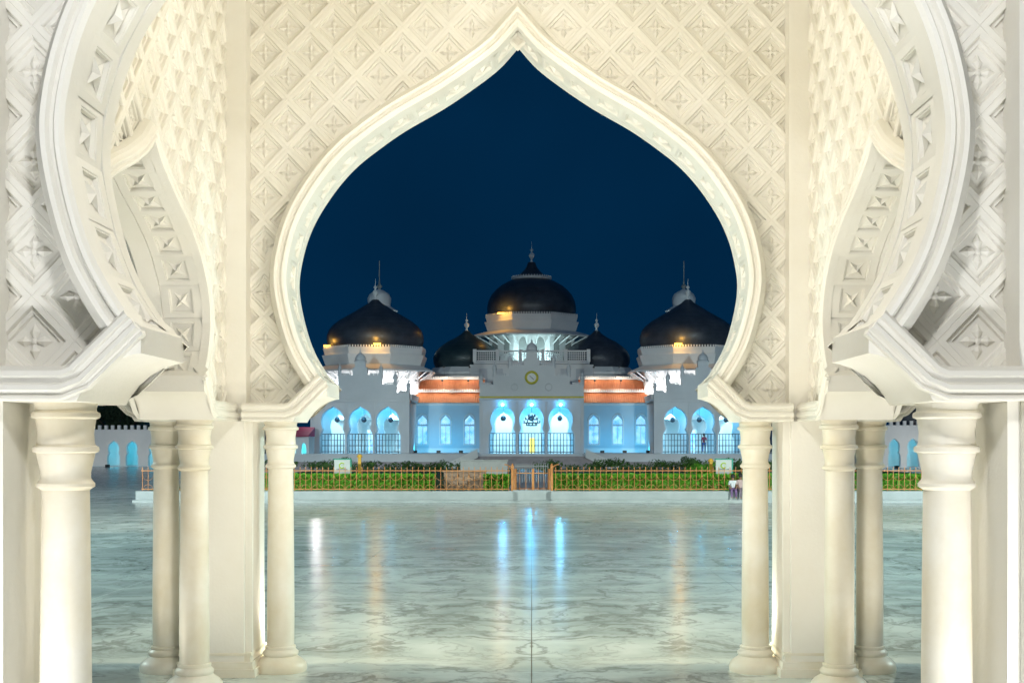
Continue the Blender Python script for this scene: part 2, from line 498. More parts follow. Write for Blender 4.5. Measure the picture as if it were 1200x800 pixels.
def make_wall(loc, rz, sx, sz, half, tiles=True, detail=True, dk=1.0, rk=1.0, rr=1.0):
    c, ns = arch_profile(sx, sz)
    xi = half
    # spandrel slab
    mb = MB()
    low = [(264+218.3*(sx-1), 25.7), (264+218.3*(sx-1), 44), (c[0][0]+10, 69.0)]
    prof = low + [(max(x+9*rk*nx, 0), z+9*rk*nz) for (x, z), (nx, nz) in zip(c, ns)]
    pr = [low[0]]
    for h, z in prof[1:]:
        if z > pr[-1][1] + .05: pr.append((h, z))
    pr[-1] = (0, pr[-1][1])
    wall_openings(mb, -xi*U, xi*U, 25.7*U, ZTOP*U, [(0, [(h*U, z*U) for h, z in pr])], -4*U, 8*U)
    w = mb.obj('arch_wall', M['plaster'], porch, (loc[0], loc[1], CZ), (0, 0, rz))
    # moulded ring round the opening
    sweep(MB(), c, ns, [(r*rk, d*(dk if d > 0 else rr) if abs(d) > 11 else d) for r, d in RING]).obj('arch_moulding', M['plaster'], w, smooth=38 if rk == 1 else 14)
    # corbelled imposts on both sides
    for s in (1, -1):
        k = MB()
        dx = CORB[0][0]*(sx-1)
        poly = [(x+dx, z) for x, z in CORB] + [(xi, 25.7), (xi, 43), (262+dx, 43), (228+dx, 76), (219+dx, 72)]
        k.prism([(s*x*U, z*U) for x, z in poly], -46.5*dk*U, 46.5*rr*U)
        path = [(xi, 44.5), (264+dx, 44.5), (259+dx, 46.5), (231+dx, 74), (226+dx, 78.5)]
        nn = []
        for i in range(len(path)):
            a = path[max(i-1, 0)]; b = path[min(i+1, len(path)-1)]
            tx, tz = b[0]-a[0], b[1]-a[1]; l = math.hypot(tx, tz)
            nn.append((tz/l*-1, tx/l))       # towards the lower-inner side
        rp = [(-2,10),(-2,44),(1,49),(4,50),(5,47.5),(8,47.5),(9.5,51),(12.5,52),(14,48.5),(15.5,48),(16.5,50.5),(18,51),(18.6,46)]
        for sd in (1, -1):
            vs = []; fs = []; m = len(rp)
            for (x, z), (nx, nz) in zip(path, nn):
                for r, d in rp: vs.append((s*(x+nx*r)*U, -sd*d*((dk if sd > 0 else rr) if d > 11 else 1)*U, (z+nz*r)*U))
            for i in range(len(path)-1):
                for j in range(m-1): fs.append((i*m+j, i*m+j+1, (i+1)*m+j+1, (i+1)*m+j))
            fs.append(tuple((len(path)-1)*m+j for j in range(m)))
            k.add(vs, fs)
        k.obj('impost', M['plaster'], w, smooth=30)
    # star panels lining the soffit
    if detail:
        L = [0]
        for a, b in zip(c, c[1:]): L.append(L[-1] + math.hypot(b[0]-a[0], b[1]-a[1]))
        cnt = max(3, int(round((L[-1]-6)/(38.5*(.55+.45*(dk+rr)/2))))); pitch = (L[-1]-6)/cnt
        for s in (1, -1):
            for q in range(cnt):
                t = 4 + pitch*(q+.5)
                i = max(j for j in range(len(L)) if L[j] <= t); i = min(i, len(c)-2)
                f = (t-L[i])/(L[i+1]-L[i])
                x = c[i][0]+(c[i+1][0]-c[i][0])*f; z = c[i][1]+(c[i+1][1]-c[i][1])*f
                i0 = max(i-1, 0); i1 = min(i+2, len(c)-1)
                tv = Vector((c[i1][0]-c[i0][0], 0, c[i1][1]-c[i0][1])).normalized()
                nv = Vector((-tv.z, 0, tv.x))           # towards the opening
                if s < 0: tv = Vector((-tv.x, 0, tv.z)); nv = Vector((-nv.x, 0, nv.z))
                yv = Vector((0, 1, 0))
                p = link('star_panel', panel_me, w)
                mt = Matrix((tv, yv, nv)).transposed().to_4x4()
                mt = mt @ Matrix.Diagonal((pitch/37.0, (dk+rr)/2, 1, 1))
                mt.translation = (s*x*U, 25*(rr-dk)/2*U, z*U)
                p.matrix_local = mt
    # carved diamond lattice
    rest = MB()
    rc = [(x+13*rk*nx, z+13*rk*nz) for (x, z), (nx, nz) in zip(c, ns)]
    if tiles:
        ncol = int(xi // TA) + 2; nrow = int(ZTOP // TB) + 2
        for i in range(-ncol, ncol+1):
            for j in range(0, nrow):
                if (i+j) % 2: continue
                x, z = i*TA, 36 + j*TB
                if abs(x)-TA > xi-1 or z-TB > ZTOP or z+TB < 45: continue
                planes = []
                if x+TA > xi-.5: planes.append(((xi-.5, 0), (-1, 0)))
                if x-TA < -xi+.5: planes.append(((-xi+.5, 0), (1, 0)))
                if z-TB < 44: planes.append(((0, 44), (0, 1)))
                skip = False
                if z < 120 and abs(abs(x)-(245+218.3*(sx-1))) < 60:
                    planes.append(((math.copysign(256+218.3*(sx-1), x), 50), (math.copysign(.66, x), .75)))
                for s in (1, -1):
                    best = min(range(len(rc)), key=lambda q: (s*rc[q][0]-x)**2+(rc[q][1]-z)**2)
                    bx, bz = s*rc[best][0], rc[best][1]
                    nx, nz = s*ns[best][0], ns[best][1]
                    l = math.hypot(nx, nz); nx /= l; nz /= l
                    if best >= len(rc)-1: continue
                    if s*x < -TA and abs(x) > TA: continue
                    dmin = min((x+ax-bx)*nx+(z+az-bz)*nz for ax, az in ((TA,0),(-TA,0),(0,TB),(0,-TB)))
                    dmax = max((x+ax-bx)*nx+(z+az-bz)*nz for ax, az in ((TA,0),(-TA,0),(0,TB),(0,-TB)))
                    if dmax < 3: skip = True
                    if dmin < 0: planes.append(((bx, bz), (nx, nz)))
                if skip: continue
                vis = detail and in_frame(loc, rz, x, z)
                if not planes:
                    if vis: link('carved_diamond', tile_me, w, (x*U, 0, z*U))
                    else: rest.add([(a+x*U, b, d+z*U) for a, b, d in TILE.v], TILE.f)
                    continue
                bm = bmesh.new(); bm.from_mesh(tile_me)
                for (px, pz), (nx, nz) in planes:
                    bmesh.ops.bisect_plane(bm, geom=bm.verts[:]+bm.edges[:]+bm.faces[:],
                        plane_co=((px-x)*U, 0, (pz-z)*U), plane_no=(nx, 0, nz), clear_inner=True)
                if len(bm.faces) < 2: bm.free(); continue
                me = bpy.data.meshes.new('carved_diamond'); bm.to_mesh(me); bm.free()
                if not me.materials: me.materials.append(M['plaster'])
                if vis: link('carved_diamond', me, w, (x*U, 0, z*U))
                else:
                    rest.add([(v.co.x+x*U, v.co.y, v.co.z+z*U) for v in me.vertices], [tuple(p.vertices) for p in me.polygons])
        if rest.f:
            tag(rest.obj('carved_lattice', M['plaster'], w, smooth=25), kind='stuff')
    return w

HALF = PL - 34 + 2
make_wall(pl(0, YF)[:2], 0, 1, 1, HALF)
make_wall(pl(0, YN)[:2], 0, 1, 1, HALF)
SX, SZ = .75, .50
HS = (YF-YN)/U/2 - 34 + 2
make_wall((-PL*U, 0), R(90), SX, SZ, HS, dk=.52, rk=.72, rr=1.15)
make_wall((PL*U, 0), R(-90), SX, SZ, HS, dk=.52, rk=.72, rr=1.15)
for s in (-1, 1):                                     # the arcade goes on beside the porch
    make_wall((s*2*PL*U, YF-YM), 0, 1, 1, HALF, tiles=True, detail=False)

# piers
def pier_mesh(arms):
    a = 34*U; mb = MB()
    mb.box(-a, a, -a, a, 0, CZ+ZTOP*U)
    e = 41*U; w = 33.2*U
    for ax, ay in arms:
        if ax: mb.box(min(ax*a*.98, ax*e), max(ax*a*.98, ax*e), -w, w, 0, CZ+26*U)
        else:  mb.box(-w, w, min(ay*a*.98, ay*e), max(ay*a*.98, ay*e), 0, CZ+26*U)
    me = mb.mesh('pier', M['plaster'], weld=False)
    return me
pier_me = pier_mesh([(1,0),(-1,0),(0,1),(0,-1)])
pm = MB()
def plinth(mb, a, b):
    for (g, z0, z1) in ((9, 0, 9), (6, 9, 17), (2.5, 17, 24), (4, 24, 27)):
        mb.prism([(-a-g*U, z0*U), (a+g*U, z0*U), (a+g*U-(.8*U), z1*U), (-a-g*U+.8*U, z1*U)], -b-g*U, b+g*U)
plinth(pm, 38*U, 38*U)
plinth_me = pm.mesh('plinth', M['plaster_low'], weld=False)
for sx in (-1, 1, -3, 3):
    for y in (YF, YN):
        if abs(sx) == 3 and y == YN: continue
        p = link('pier', pier_me, porch, pl(sx*PL, y))
        link('plinth', plinth_me, p)

# columns
shaft_p = [(15.6,29),(15.9,60),(15.6,120),(14.8,200),(14.4,238)]
base_p = [(30,0),(30.5,2),(30.5,5),(29.5,9),(26,13),(21.5,16),(19.3,18),(20.6,20),(20.6,22.5),(18.6,24.5),(17.2,26),(17.9,27.6),(17.4,29.3),(15.6,30)]
cap_p = [(14.4,236),(15.8,237),(17.6,238.2),(17.6,240.2),(15.9,242),(15.1,243.5),(15.1,247),(16.2,252.5),(17.4,257.5),(17.7,259.2),(19.9,260.1),(20.2,261.6),(19.9,263.1),(17.9,264.2),
         (17.4,266),(16.9,272),(17.8,278),(18.2,280.6),(20.6,281.6),(20.9,283),(20.5,284.5),(18.7,285.6),(18.4,287),(19.4,290.9)]
def U2(p): return [(r*U, z*U) for r, z in p]
shaft_me = MB().lathe(U2(shaft_p), n=40).mesh('shaft', M['plaster_low'], 50)
base_me = MB().lathe(U2(base_p), n=40).mesh('base', M['plaster_low'], 50)
cap_me = MB().lathe(U2(cap_p), n=40).mesh('capital', M['plaster_low'], 40)
def column(xpx, yw):
    s = link('column', shaft_me, porch, pl(xpx, yw))
    link('base', base_me, s); link('capital', cap_me, s)
for s in (-1, 1):
    column(s*278, YF); column(s*278, YN); column(s*412, YF); column(s*(690+278), YF)
    column(s*347, YF-122*U); column(s*347, YN+122*U)
# ceiling
MB().box(-3.35*PL*U, 3.35*PL*U, -(YF-YN)*1.5-60*U, (YF-YN)/2+60*U, CZ+ZTOP*U, CZ+(ZTOP+30)*U).obj('ceiling', M['plaster'], porch)

# recessed uplights at the feet of the piers (all below or behind what the frame shows)
up_body = MB().lathe([(.17,0),(.19,.02),(.19,.10),(.165,.115)], n=24).mesh('housing', M['fixture'], 40)
up_lens = {k: MB().lathe([(.155,.112),(.155,.12),(.04,.126)], n=24).mesh('lens', M[k], 40) for k in ('white_lamp','warm_lamp')}
def uplight(x, y, power, col, lens, target, label, group, spot=120):
    o = link('floor_uplight', up_body, None, (x, y, .001))
    tag(o, label, 'lamp', group)
    link('lens', up_lens[lens], o)
    lamp('uplight_beam', o, (0, 0, .16), 'SPOT', power, col, .15, spot, (target[0]-x, target[1]-y, target[2]), .8)
WARM = (1.0, .93, .79); COOL = (.95, .975, 1.0); WHITE = (1.0, .95, .85)
for s in (-1, 1):
    uplight(PX+s*345*U, 4.6, 430, COOL, 'white_lamp', (PX+s*318*U, 7.2, 4.2), 'black floor uplight before the column on the outer side of the porch', 'uplights outside the porch', 120)
    uplight(PX+s*338*U, 6.25, 120, WHITE, 'warm_lamp', (PX+s*285*U, 7.3, 2.2), 'black floor uplight close to the outer face of the porch column', 'uplights close to the outer columns', 100)
    uplight(PX+s*150*U, 900*U, 175, WARM, 'warm_lamp', (PX+s*230*U, 1200*U, 5.0), 'black floor uplight inside the porch behind the outer column', 'uplights inside the porch', 160)
    uplight(PX+s*293*U, 1543*U, 150, WHITE, 'warm_lamp', (PX+s*300*U, 1530*U, 4), 'black floor uplight on the plaza side of the porch column', 'uplights on the plaza side', 120)
    uplight(PX+s*110*U, 1120*U, 250, WARM, 'warm_lamp', (PX+s*170*U, 1450*U, 4.8), 'black floor uplight in the middle of the porch floor', 'uplights in the porch middle', 140)
    uplight(PX+s*500*U, 1330*U, 110, WARM, 'warm_lamp', (PX+s*350*U, 1400*U, 2.6), 'black floor uplight outside the side arch of the porch', 'uplights outside the side arches', 130)
for s in (-1, 1):  # added pair below the view, warming the plaza arch soffit
    uplight(PX+s*70*U, 1290*U, 170, WARM, 'warm_lamp', (PX+s*150*U, 1490*U, 5.6), 'added black fill uplight just inside the arch that faces the mosque', 'added fill uplights before the plaza arch', 110)
dl_me = MB().lathe([(.10,.22),(.12,.2),(.14,0)], n=16).mesh('housing', M['fixture'], 40)
for s in (-1, 1):  # downlights added out of view to warm the near plaza floor
    o = link('fill_downlight', dl_me, None, (PX+s*PL*U, YF+34*U+.2, 6.6)); tag(o, 'added black fill downlight fixed to the plaza face of a porch pier', 'lamp', 'added fill downlights on the plaza face')
    MB().box(-.03,.03,-.2,-.05,.10,.16).obj('bracket', M['fixture'], o)
    MB().lathe([(.12,-.004),(.12,-.012)], n=16).obj('lens', M['warm_lamp'], o)
    lamp('downlight_fill', o, (0, 0, -.1), 'SPOT', 850, (1,.86,.60), .12, 125, (-s*1.6, 2.6, -6.6), .9)
# unseen lanterns added as fill light, one in each bay
def lantern(y, power, col, label):
    ln = empty('fill_lantern', (PX, y, CZ+ZTOP*U-1.75)); tag(ln, label, 'lantern')
    MB().tube([(0,0,.62),(0,0,1.75)], .015, 6).obj('chain', M['gold'], ln)
    fr_ = MB().lathe([(.06,0),(.24,.05),(.24,.08)], n=8); fr_.lathe([(.26,.50),(.26,.53),(.10,.62),(.02,.64)], n=8); fr_.obj('frame', M['gold'], ln)
    lg = MB().lathe([(.20,.081),(.22,.28),(.22,.499)], n=16, caps=False).obj('glass', M['warm_lamp'], ln, smooth=60)
    lamp('lantern_fill', lg, (0, 0, -.12), 'POINT', power, col, .25)
lantern(YM-.4, 190, (1,.94,.82), 'added brass fill lantern hanging between the two carved arches of the porch')
lantern(2.6, 760, (.97,.98,1), 'added brass fill lantern hanging in the open bay before the carved arches')
for s in (-1, 1):                                     # piers of the bay the camera stands in
    p = link('pier', pier_me, porch, pl(s*PL, YN-692*U)); link('plinth', plinth_me, p)

# ------------------------------------------------------------------ kerb and fence
YK = 53.0
def X_at(x, Y): return (x-VX)*Y/F
def Z_at(y, Y): return CZ - (y-VY)*Y/F
KT = .45
kerb_l = MB(); kerb_l.box(-16.4, -.78, YK, YK+.9, 0, KT); kerb_l.box(-16.4, -.78, YK-.45, YK, 0, .10)
tag(kerb_l.obj('kerb', M['kerb']), kind='structure')
kerb_r = MB(); kerb_r.box(.80, 26, YK, YK+.9, 0, KT); kerb_r.box(.80, 26, YK-.45, YK, 0, .10)
tag(kerb_r.obj('kerb', M['kerb']), kind='structure')
st = MB(); st.box(-.78, .80, YK+.25, YK+1.2, 0, KT+.03); st.box(-.78, .80, YK-.45, YK+.25, 0, .06)
tag(st.obj('gate_step', M['kerb']), kind='structure')
lawn = MB(); lawn.box(-16.4, 26, YK+.9, 104, 0, KT-.02)
tag(lawn.obj('lawn', M['lawn']), kind='structure')

FY = YK + .45; PITCH = .235; FH = 1.02
picket_me = MB().box(-.010,.010,-.010,.010,0,FH-.10).add([(-.02,-.013,FH-.1),(.02,-.013,FH-.1),(.02,.013,FH-.1),(-.02,.013,FH-.1),(0,0,FH)],
            [(0,1,4),(1,2,4),(2,3,4),(3,0,4),(3,2,1,0)]).mesh('picket', M['fence'])
def arc(r, a0, a1, n, cx, cz): return [(cx+r*math.cos(R(a0+(a1-a0)*k/n)), 0, cz+r*math.sin(R(a0+(a1-a0)*k/n))) for k in range(n+1)]
scroll_me = MB().tube(arc(.225, 180, 360, 10, 0, .66), .008, 5).mesh('scroll', M['fence'], 60)
hoop_me = MB().tube(arc(.20, 0, 180, 10, 0, .06), .008, 5).mesh('hoop', M['fence'], 60)
def fence(x0, x1, label, base=KT, posts=(), scrolls=True):
    f = empty('railing_fence', ((x0+x1)/2, FY, base))
    tag(f, label, 'fence', None)
    h = (x1-x0)/2
    MB().box(-h, h, -.02, .02, FH-.20, FH-.165).obj('top_rail', M['fence'], f)
    MB().box(-h, h, -.02, .02, .05, .085).obj('bottom_rail', M['fence'], f)
    n = int((x1-x0)/PITCH)
    off = (2*h - n*PITCH)/2
    for k in range(n+1):
        link('picket', picket_me, f, (-h+off+k*PITCH, 0, 0))
        if scrolls and k % 2 == 0 and k+2 <= n:
            link('scroll', scroll_me, f, (-h+off+(k+1)*PITCH, -.002, 0)); link('hoop', hoop_me, f, (-h+off+(k+1)*PITCH, -.002, 0))
    for px in posts:
        p = MB(); p.box(px-h0(px, x0, x1), px-h0(px, x0, x1), 0, 0, 0, 0)
    return f
def h0(a, b, c): return (b+c)/2
post_me = MB().box(-.055,.055,-.055,.055,0,FH).lathe([(.07,FH),(.07,FH+.03),(.03,FH+.06),(.045,FH+.09),(.01,FH+.12)], n=8).mesh('post', M['fence'], weld=False)
fl = fence(-16.3, -.92, 'orange picket railing on the kerb beside the brown stone block')
link('post', post_me, fl, (fl.location.x*-1 - .80, 0, 0))
fr = fence(.94, 25.5, 'orange picket railing on the kerb with children sitting before it')
link('post', post_me, fr, (.84 - fr.location.x, 0, 0))
for f, s in ((fl, -1), (fr, 1)):                       # curled ends at the gate
    MB().tube([(s*.84 - f.location.x + s*x, 0, z) for x, z in ((0,.80),(.02,.92),(.08,1.02),(.18,1.08),(.30,1.10))], .022, 6).obj('curl', M['fence'], f, smooth=60)
g = empty('garden_gate', (0.02, FY+.3, KT+.03))
tag(g, 'low orange garden gate between the two railings', 'gate')
MB().box(-.74,.74,-.02,.02,.68,.72).obj('top_rail', M['fence'], g)
MB().box(-.74,.74,-.02,.02,.03,.06).obj('bottom_rail', M['fence'], g)
gp = MB().box(-.012,.012,-.012,.012,0,.86).mesh('picket', M['fence'])
for k in (-.52, -.26, .26, .5): link('picket', gp, g, (k, 0, 0))
gpm = MB().box(-.05,.05,-.04,.04,-.03,.88).mesh('post', M['fence'])
for k in (-.70, .04, .70): link('post', gpm, g, (k, 0, 0))

# ------------------------------------------------------------------ greenery
def leaf_box(mb, x0, x1, y0, y1, z0, z1, n, size):
    for _ in range(n):
        f = random.random()
        x = random.uniform(x0, x1); y = random.uniform(y0, y1); z = random.uniform(z0, z1)
        if f < .55: y = y0 + random.uniform(-.04, .05)
        elif f < .9: z = z1 + random.uniform(-.06, .05)
        a = Vector((random.gauss(0,1), random.gauss(0,1), random.gauss(0,1))).normalized()
        b = a.orthogonal().normalized(); c = a.cross(b)
        s = size*random.uniform(.6, 1.3); p = Vector((x,y,z))
        mb.add([p-b*s, p+c*s*.5, p+b*s, p-c*s*.5], [(0,1,2,3)])
    return mb
def hedge(x0, x1, y0, y1, z0, z1, n, mat, label, size=.07, group=None):
    core = MB().box(x0+.05, x1-.05, y0+.06, y1-.05, z0, z1-.07)
    leaf_box(core, x0, x1, y0, y1, z0, z1, n, size)
    cx = (x0+x1)/2
    core.v = [(x-cx, y-y0, z-z0) for x, y, z in core.v]
    o = core.obj('hedge', mat, None, (cx, y0, z0), weld=False)
    tag(o, label, 'hedge', group)
    return o
LZ = KT-.02
hedge(-12.2, -4.15, 54.5, 55.9, LZ, 1.06, 6500, M['hedge'], 'bright green clipped hedge behind the railing before the magenta awning kiosk')
hedge(-2.05, -.95, 54.5, 55.6, LZ, 1.04, 1000, M['hedge'], 'short bright green clipped hedge between brown stone block and gate')
hedge(.30+.55, 17.0, 54.5, 55.9, LZ, 1.06, 12000, M['hedge'], 'long bright green clipped hedge behind the railing by the seated children')
def shrub(x, Y, w, h, mat, label, n=700, group=None, name='shrub', cat='shrub'):
    mb = MB()
    cl = [(random.uniform(-.35,.35)*w, random.uniform(-.3,.3)*w, random.uniform(.3,.72)*h, random.uniform(.28,.5)) for _ in range(7)]
    for _ in range(n):
        cx, cy, cz, r = random.choice(cl)
        d = Vector((random.gauss(0,1), random.gauss(0,1), random.gauss(0,1))).normalized()*random.uniform(.6,1)
        p = Vector((cx+d.x*r*w*.8, cy+d.y*r*w*.8, max(.03, cz+d.z*r*h*.8)))
        a = d.orthogonal().normalized(); b = d.cross(a)
        a = (a+d*random.uniform(-.6,.6)).normalized()
        s = .10*h*random.uniform(.5,1.2)
        mb.add([p-a*s, p+b*s*.55, p+a*s, p-b*s*.55], [(0,1,2,3)])
    mb.lathe([(.05*w,0),(.04*w,.5*h)], n=6)
    o = mb.obj(name, mat, None, (x, Y, LZ), weld=False)
    tag(o, label, cat, group)
G2 = 'dark low shrubs in front of the mosque steps'
for k in range(34):
    X = -17.5 + k*1.08 + random.uniform(-.25,.25)
    if -3.2 < X < .6: continue
    shrub(X, 88+random.uniform(-1.5,1.5), 1.5, random.uniform(.7,1.15), M['hedge_dark'], 'dark low leafy shrub in the row before the mosque steps', 380, G2)
shrub(X_at(810, 84), 84, 1.3, 1.15, M['hedge_dark'], 'taller pointed dark shrub rising from the row before the mosque', 700)
shrub(X_at(825, 76), 76, 2.6, 1.05, M['hedge'], 'round mid green bush behind the railing beside the yellow post', 700)

def tree(X, Y, h, w, label):
    t = empty('tree', (X, Y, 0)); tag(t, label, 'tree')
    mb = MB(); mb.tube([(0,0,0),(.15,0,h*.25),(-.1,.1,h*.45),(.1,0,h*.7)], .28, 8)
    for k in range(6):
        a = k*1.05; mb.tube([(0,0,h*.35+.2*k),(math.cos(a)*w*.2, math.sin(a)*w*.2, h*.55),(math.cos(a)*w*.36, math.sin(a)*w*.36, h*.72)], .09, 5)
    mb.obj('trunk', M['bark'], t, smooth=60)
    cr = MB()
    cl = [(random.uniform(-.32,.32)*w, random.uniform(-.32,.32)*w, h*random.uniform(.42,.86), random.uniform(.12,.24)*w) for _ in range(22)]
    for _ in range(7000):
        cx, cy, cz, r = random.choice(cl)
        d = Vector((random.gauss(0,1), random.gauss(0,1), random.gauss(0,1))).normalized()
        p = Vector((cx,cy,cz)) + d*r*random.uniform(.55,1.05)
        a = Vector((random.gauss(0,1), random.gauss(0,1), random.gauss(0,1))).normalized(); b = a.orthogonal().normalized(); s = random.uniform(.12,.26)
        cr.add([p-a*s, p+b*s*.5, p+a*s, p-b*s*.5], [(0,1,2,3)])
    cr.obj('crown', M['tree'], t, weld=False)

# ------------------------------------------------------------------ things in the garden
def bricks_block():
    x0, x1 = X_at(520, 56), X_at(568, 56)
    t = empty('stone_block', ((x0+x1)/2, 56, LZ)); tag(t, 'brown stone block wall behind the railing beside the gate', 'wall')
    h = (x1-x0)/2
    MB().box(-h, h, 0, 1.2, 0, .74).obj('wall', M['brick'], t)
    bm_ = MB().box(-.20,.20,-.03,.03,-.075,.075).mesh('brick', M['brick'])
    for r in range(4):
        for k in range(5):
            x = -h+.24+k*.43 + (.2 if r % 2 else 0)
            if x > h-.1: continue
            link('brick', bm_, t, (x, -.005-random.uniform(0,.02), .10+r*.175))
    MB().box(-h-.05, h+.05, -.08, 1.25, .742, .80).obj('coping', M['brick'], t)
bricks_block()
sl = empty('stone_slab', (X_at(567, 60), 60, LZ)); tag(sl, 'wide grey stone panel standing above the brown block and hedge', 'panel')
w2 = 27.5*60/F
MB().box(-w2, w2, 0, .16, .46, 1.17).obj('panel', M['slab_grey'], sl)
MB().box(-w2-.05, w2+.05, -.04, .20, 1.172, 1.23).obj('capstone', M['slab_grey'], sl)
for s in (-.7, .7): MB().box(s*w2-.09, s*w2+.09, .02, .14, 0, .46).obj('leg', M['slab_grey'], sl)

def signboard(x, label):
    Y = 58.0; s = Y/F
    o = empty('signboard', (X_at(x, Y), Y, LZ)); tag(o, label, 'sign')
    hw = 9.2*s; z0 = Z_at(557, Y)-LZ; z1 = Z_at(538.5, Y)-LZ
    MB().box(-hw, hw, -.03, .03, z0, z1).obj('board', M['sign'], o)
    fr_ = MB(); fr_.box(-hw-.05, hw+.07, -.025, .05, z1+.002, z1+.06); fr_.box(hw+.002, hw+.07, -.025, .05, z0-.1, z1)
    fr_.obj('frame', M['sign_green'], o)
    em = MB(); cz = z1-.26
    em.tube([(.12*math.cos(R(a)), -.04, cz+.12*math.sin(R(a))) for a in range(40, 330, 20)], .028, 5)
    em.lathe([(.05,-.005),(.05,.005)], (.05,-.04,cz), 5)
    em.obj('emblem', M['lime'], o)
    tx = MB()
    for k in range(9): tx.box(-.25+k*.056, -.25+k*.056+.036, -.036, -.030, z0+.26, z0+.26+random.choice((.04,.06,.05)))
    tx.obj('lettering', M['sign_ink'], o)
    MB().box(-hw, hw, -.037, -.031, z0+.01, z0+.18).obj('lower_strip', M['slab_grey'], o)
    for q in (-.7, .7): MB().box(q*hw-.03, q*hw+.03, -.02, .02, 0, z0+.02).obj('leg', M['sign_green'], o)
signboard(401, 'grey signboard with lime crescent emblem near the magenta awning kiosk')
signboard(848, 'grey signboard with lime crescent emblem near the seated children')
def ypost(x, label, h=1.0):
    Y = 59.0
    o = empty('yellow_post', (X_at(x, Y), Y, LZ)); tag(o, label, 'post')
    MB().box(-.07,.07,-.07,.07,0,h).obj('shaft', M['yellow'], o)
    MB().lathe([(.13,h),(.13,h+.05),(.09,h+.12),(.02,h+.16)], n=10).obj('cap', M['yellow'], o)
ypost(421.5, 'taller yellow post beside the signboard near the magenta awning kiosk', 1.35)
ypost(833, 'short yellow post beside the signboard near the seated children', 1.15)
# white crowd barrier behind the gate
wb = empty('barrier', (X_at(623, 66), 66, LZ)); tag(wb, 'low grey barrier with many uprights behind the garden gate', 'barrier')
MB().box(-.85,.85,-.02,.02,.80,.84).obj('top_rail', M['slab_grey'], wb)
MB().box(-.85,.85,-.02,.02,.44,.48).obj('middle_rail', M['slab_grey'], wb)
um_g = MB().box(-.012,.012,-.012,.012,0,1.0).mesh('upright', M['slab_grey'])
for k in range(15): link('upright', um_g, wb, (-.84+k*.12, random.uniform(-.05,.05), random.uniform(-.06,.0)+.0))
pth = MB().box(-1.0, 1.0, YK+1.2, 100, LZ, LZ+.012).obj('garden_path', M['paving']); tag(pth, kind='structure')

# ------------------------------------------------------------------ the mosque
mosque = empty('mosque', (0, 120, 0))
tag(mosque, 'white mosque with black onion domes and blue lit arcades across the plaza', 'mosque')
MY = 120.0
def mo(x, y, z): return (x, y-MY, z)
def ml(mb): mb.v = [(x, y-MY, z) for x, y, z in mb.v]; return mb
ZB = 1.6
APROF = [(16,0),(16,22),(14.6,25),(13,28),(12.3,30),(13.3,33),(14.4,38),(14.1,43),(12.2,48.5),(8.8,52.5),(4.8,55),(1.8,56.6),(0,58.5)]

# terrace and steps
tb = MB(); tb.box(-25, 25, 104.2, 150, 0, ZB)
ml(tb).obj('terrace', M['grey_wall'], mosque)
for k in range(7):
    s_ = MB().box(-5.4, 5.4, 104.2-.34*(7-k), 104.19, 0.0+.001*k, ZB*(k+1)/8)
    ml(s_).obj('step', M['paving'], mosque)
for s in (-1, 1):
    for k in range(4):
        s_ = MB().box(min(s*10, s*19.5), max(s*10, s*19.5), 103.74-.4*(4-k), 103.74, .001*k, .2+.19*(k+1))
        ml(s_).obj('step', M['paving'], mosque)
for s in (-1, 1):                                     # sloping cheeks of the stair
    c_ = MB().prism([(s*4.35,ZB-.3),(s*4.35,ZB+.42),(s*7.1,.72),(s*7.1,.0)], 103.3, 103.7)
    ml(c_).obj('stair_cheek', M['white'], mosque)
    lw = MB().box(min(s*5.5, s*24), max(s*5.5, s*24), 103.75, 104.19, 0, .95)
    ml(lw).obj('terrace_ledge', M['paving'], mosque)

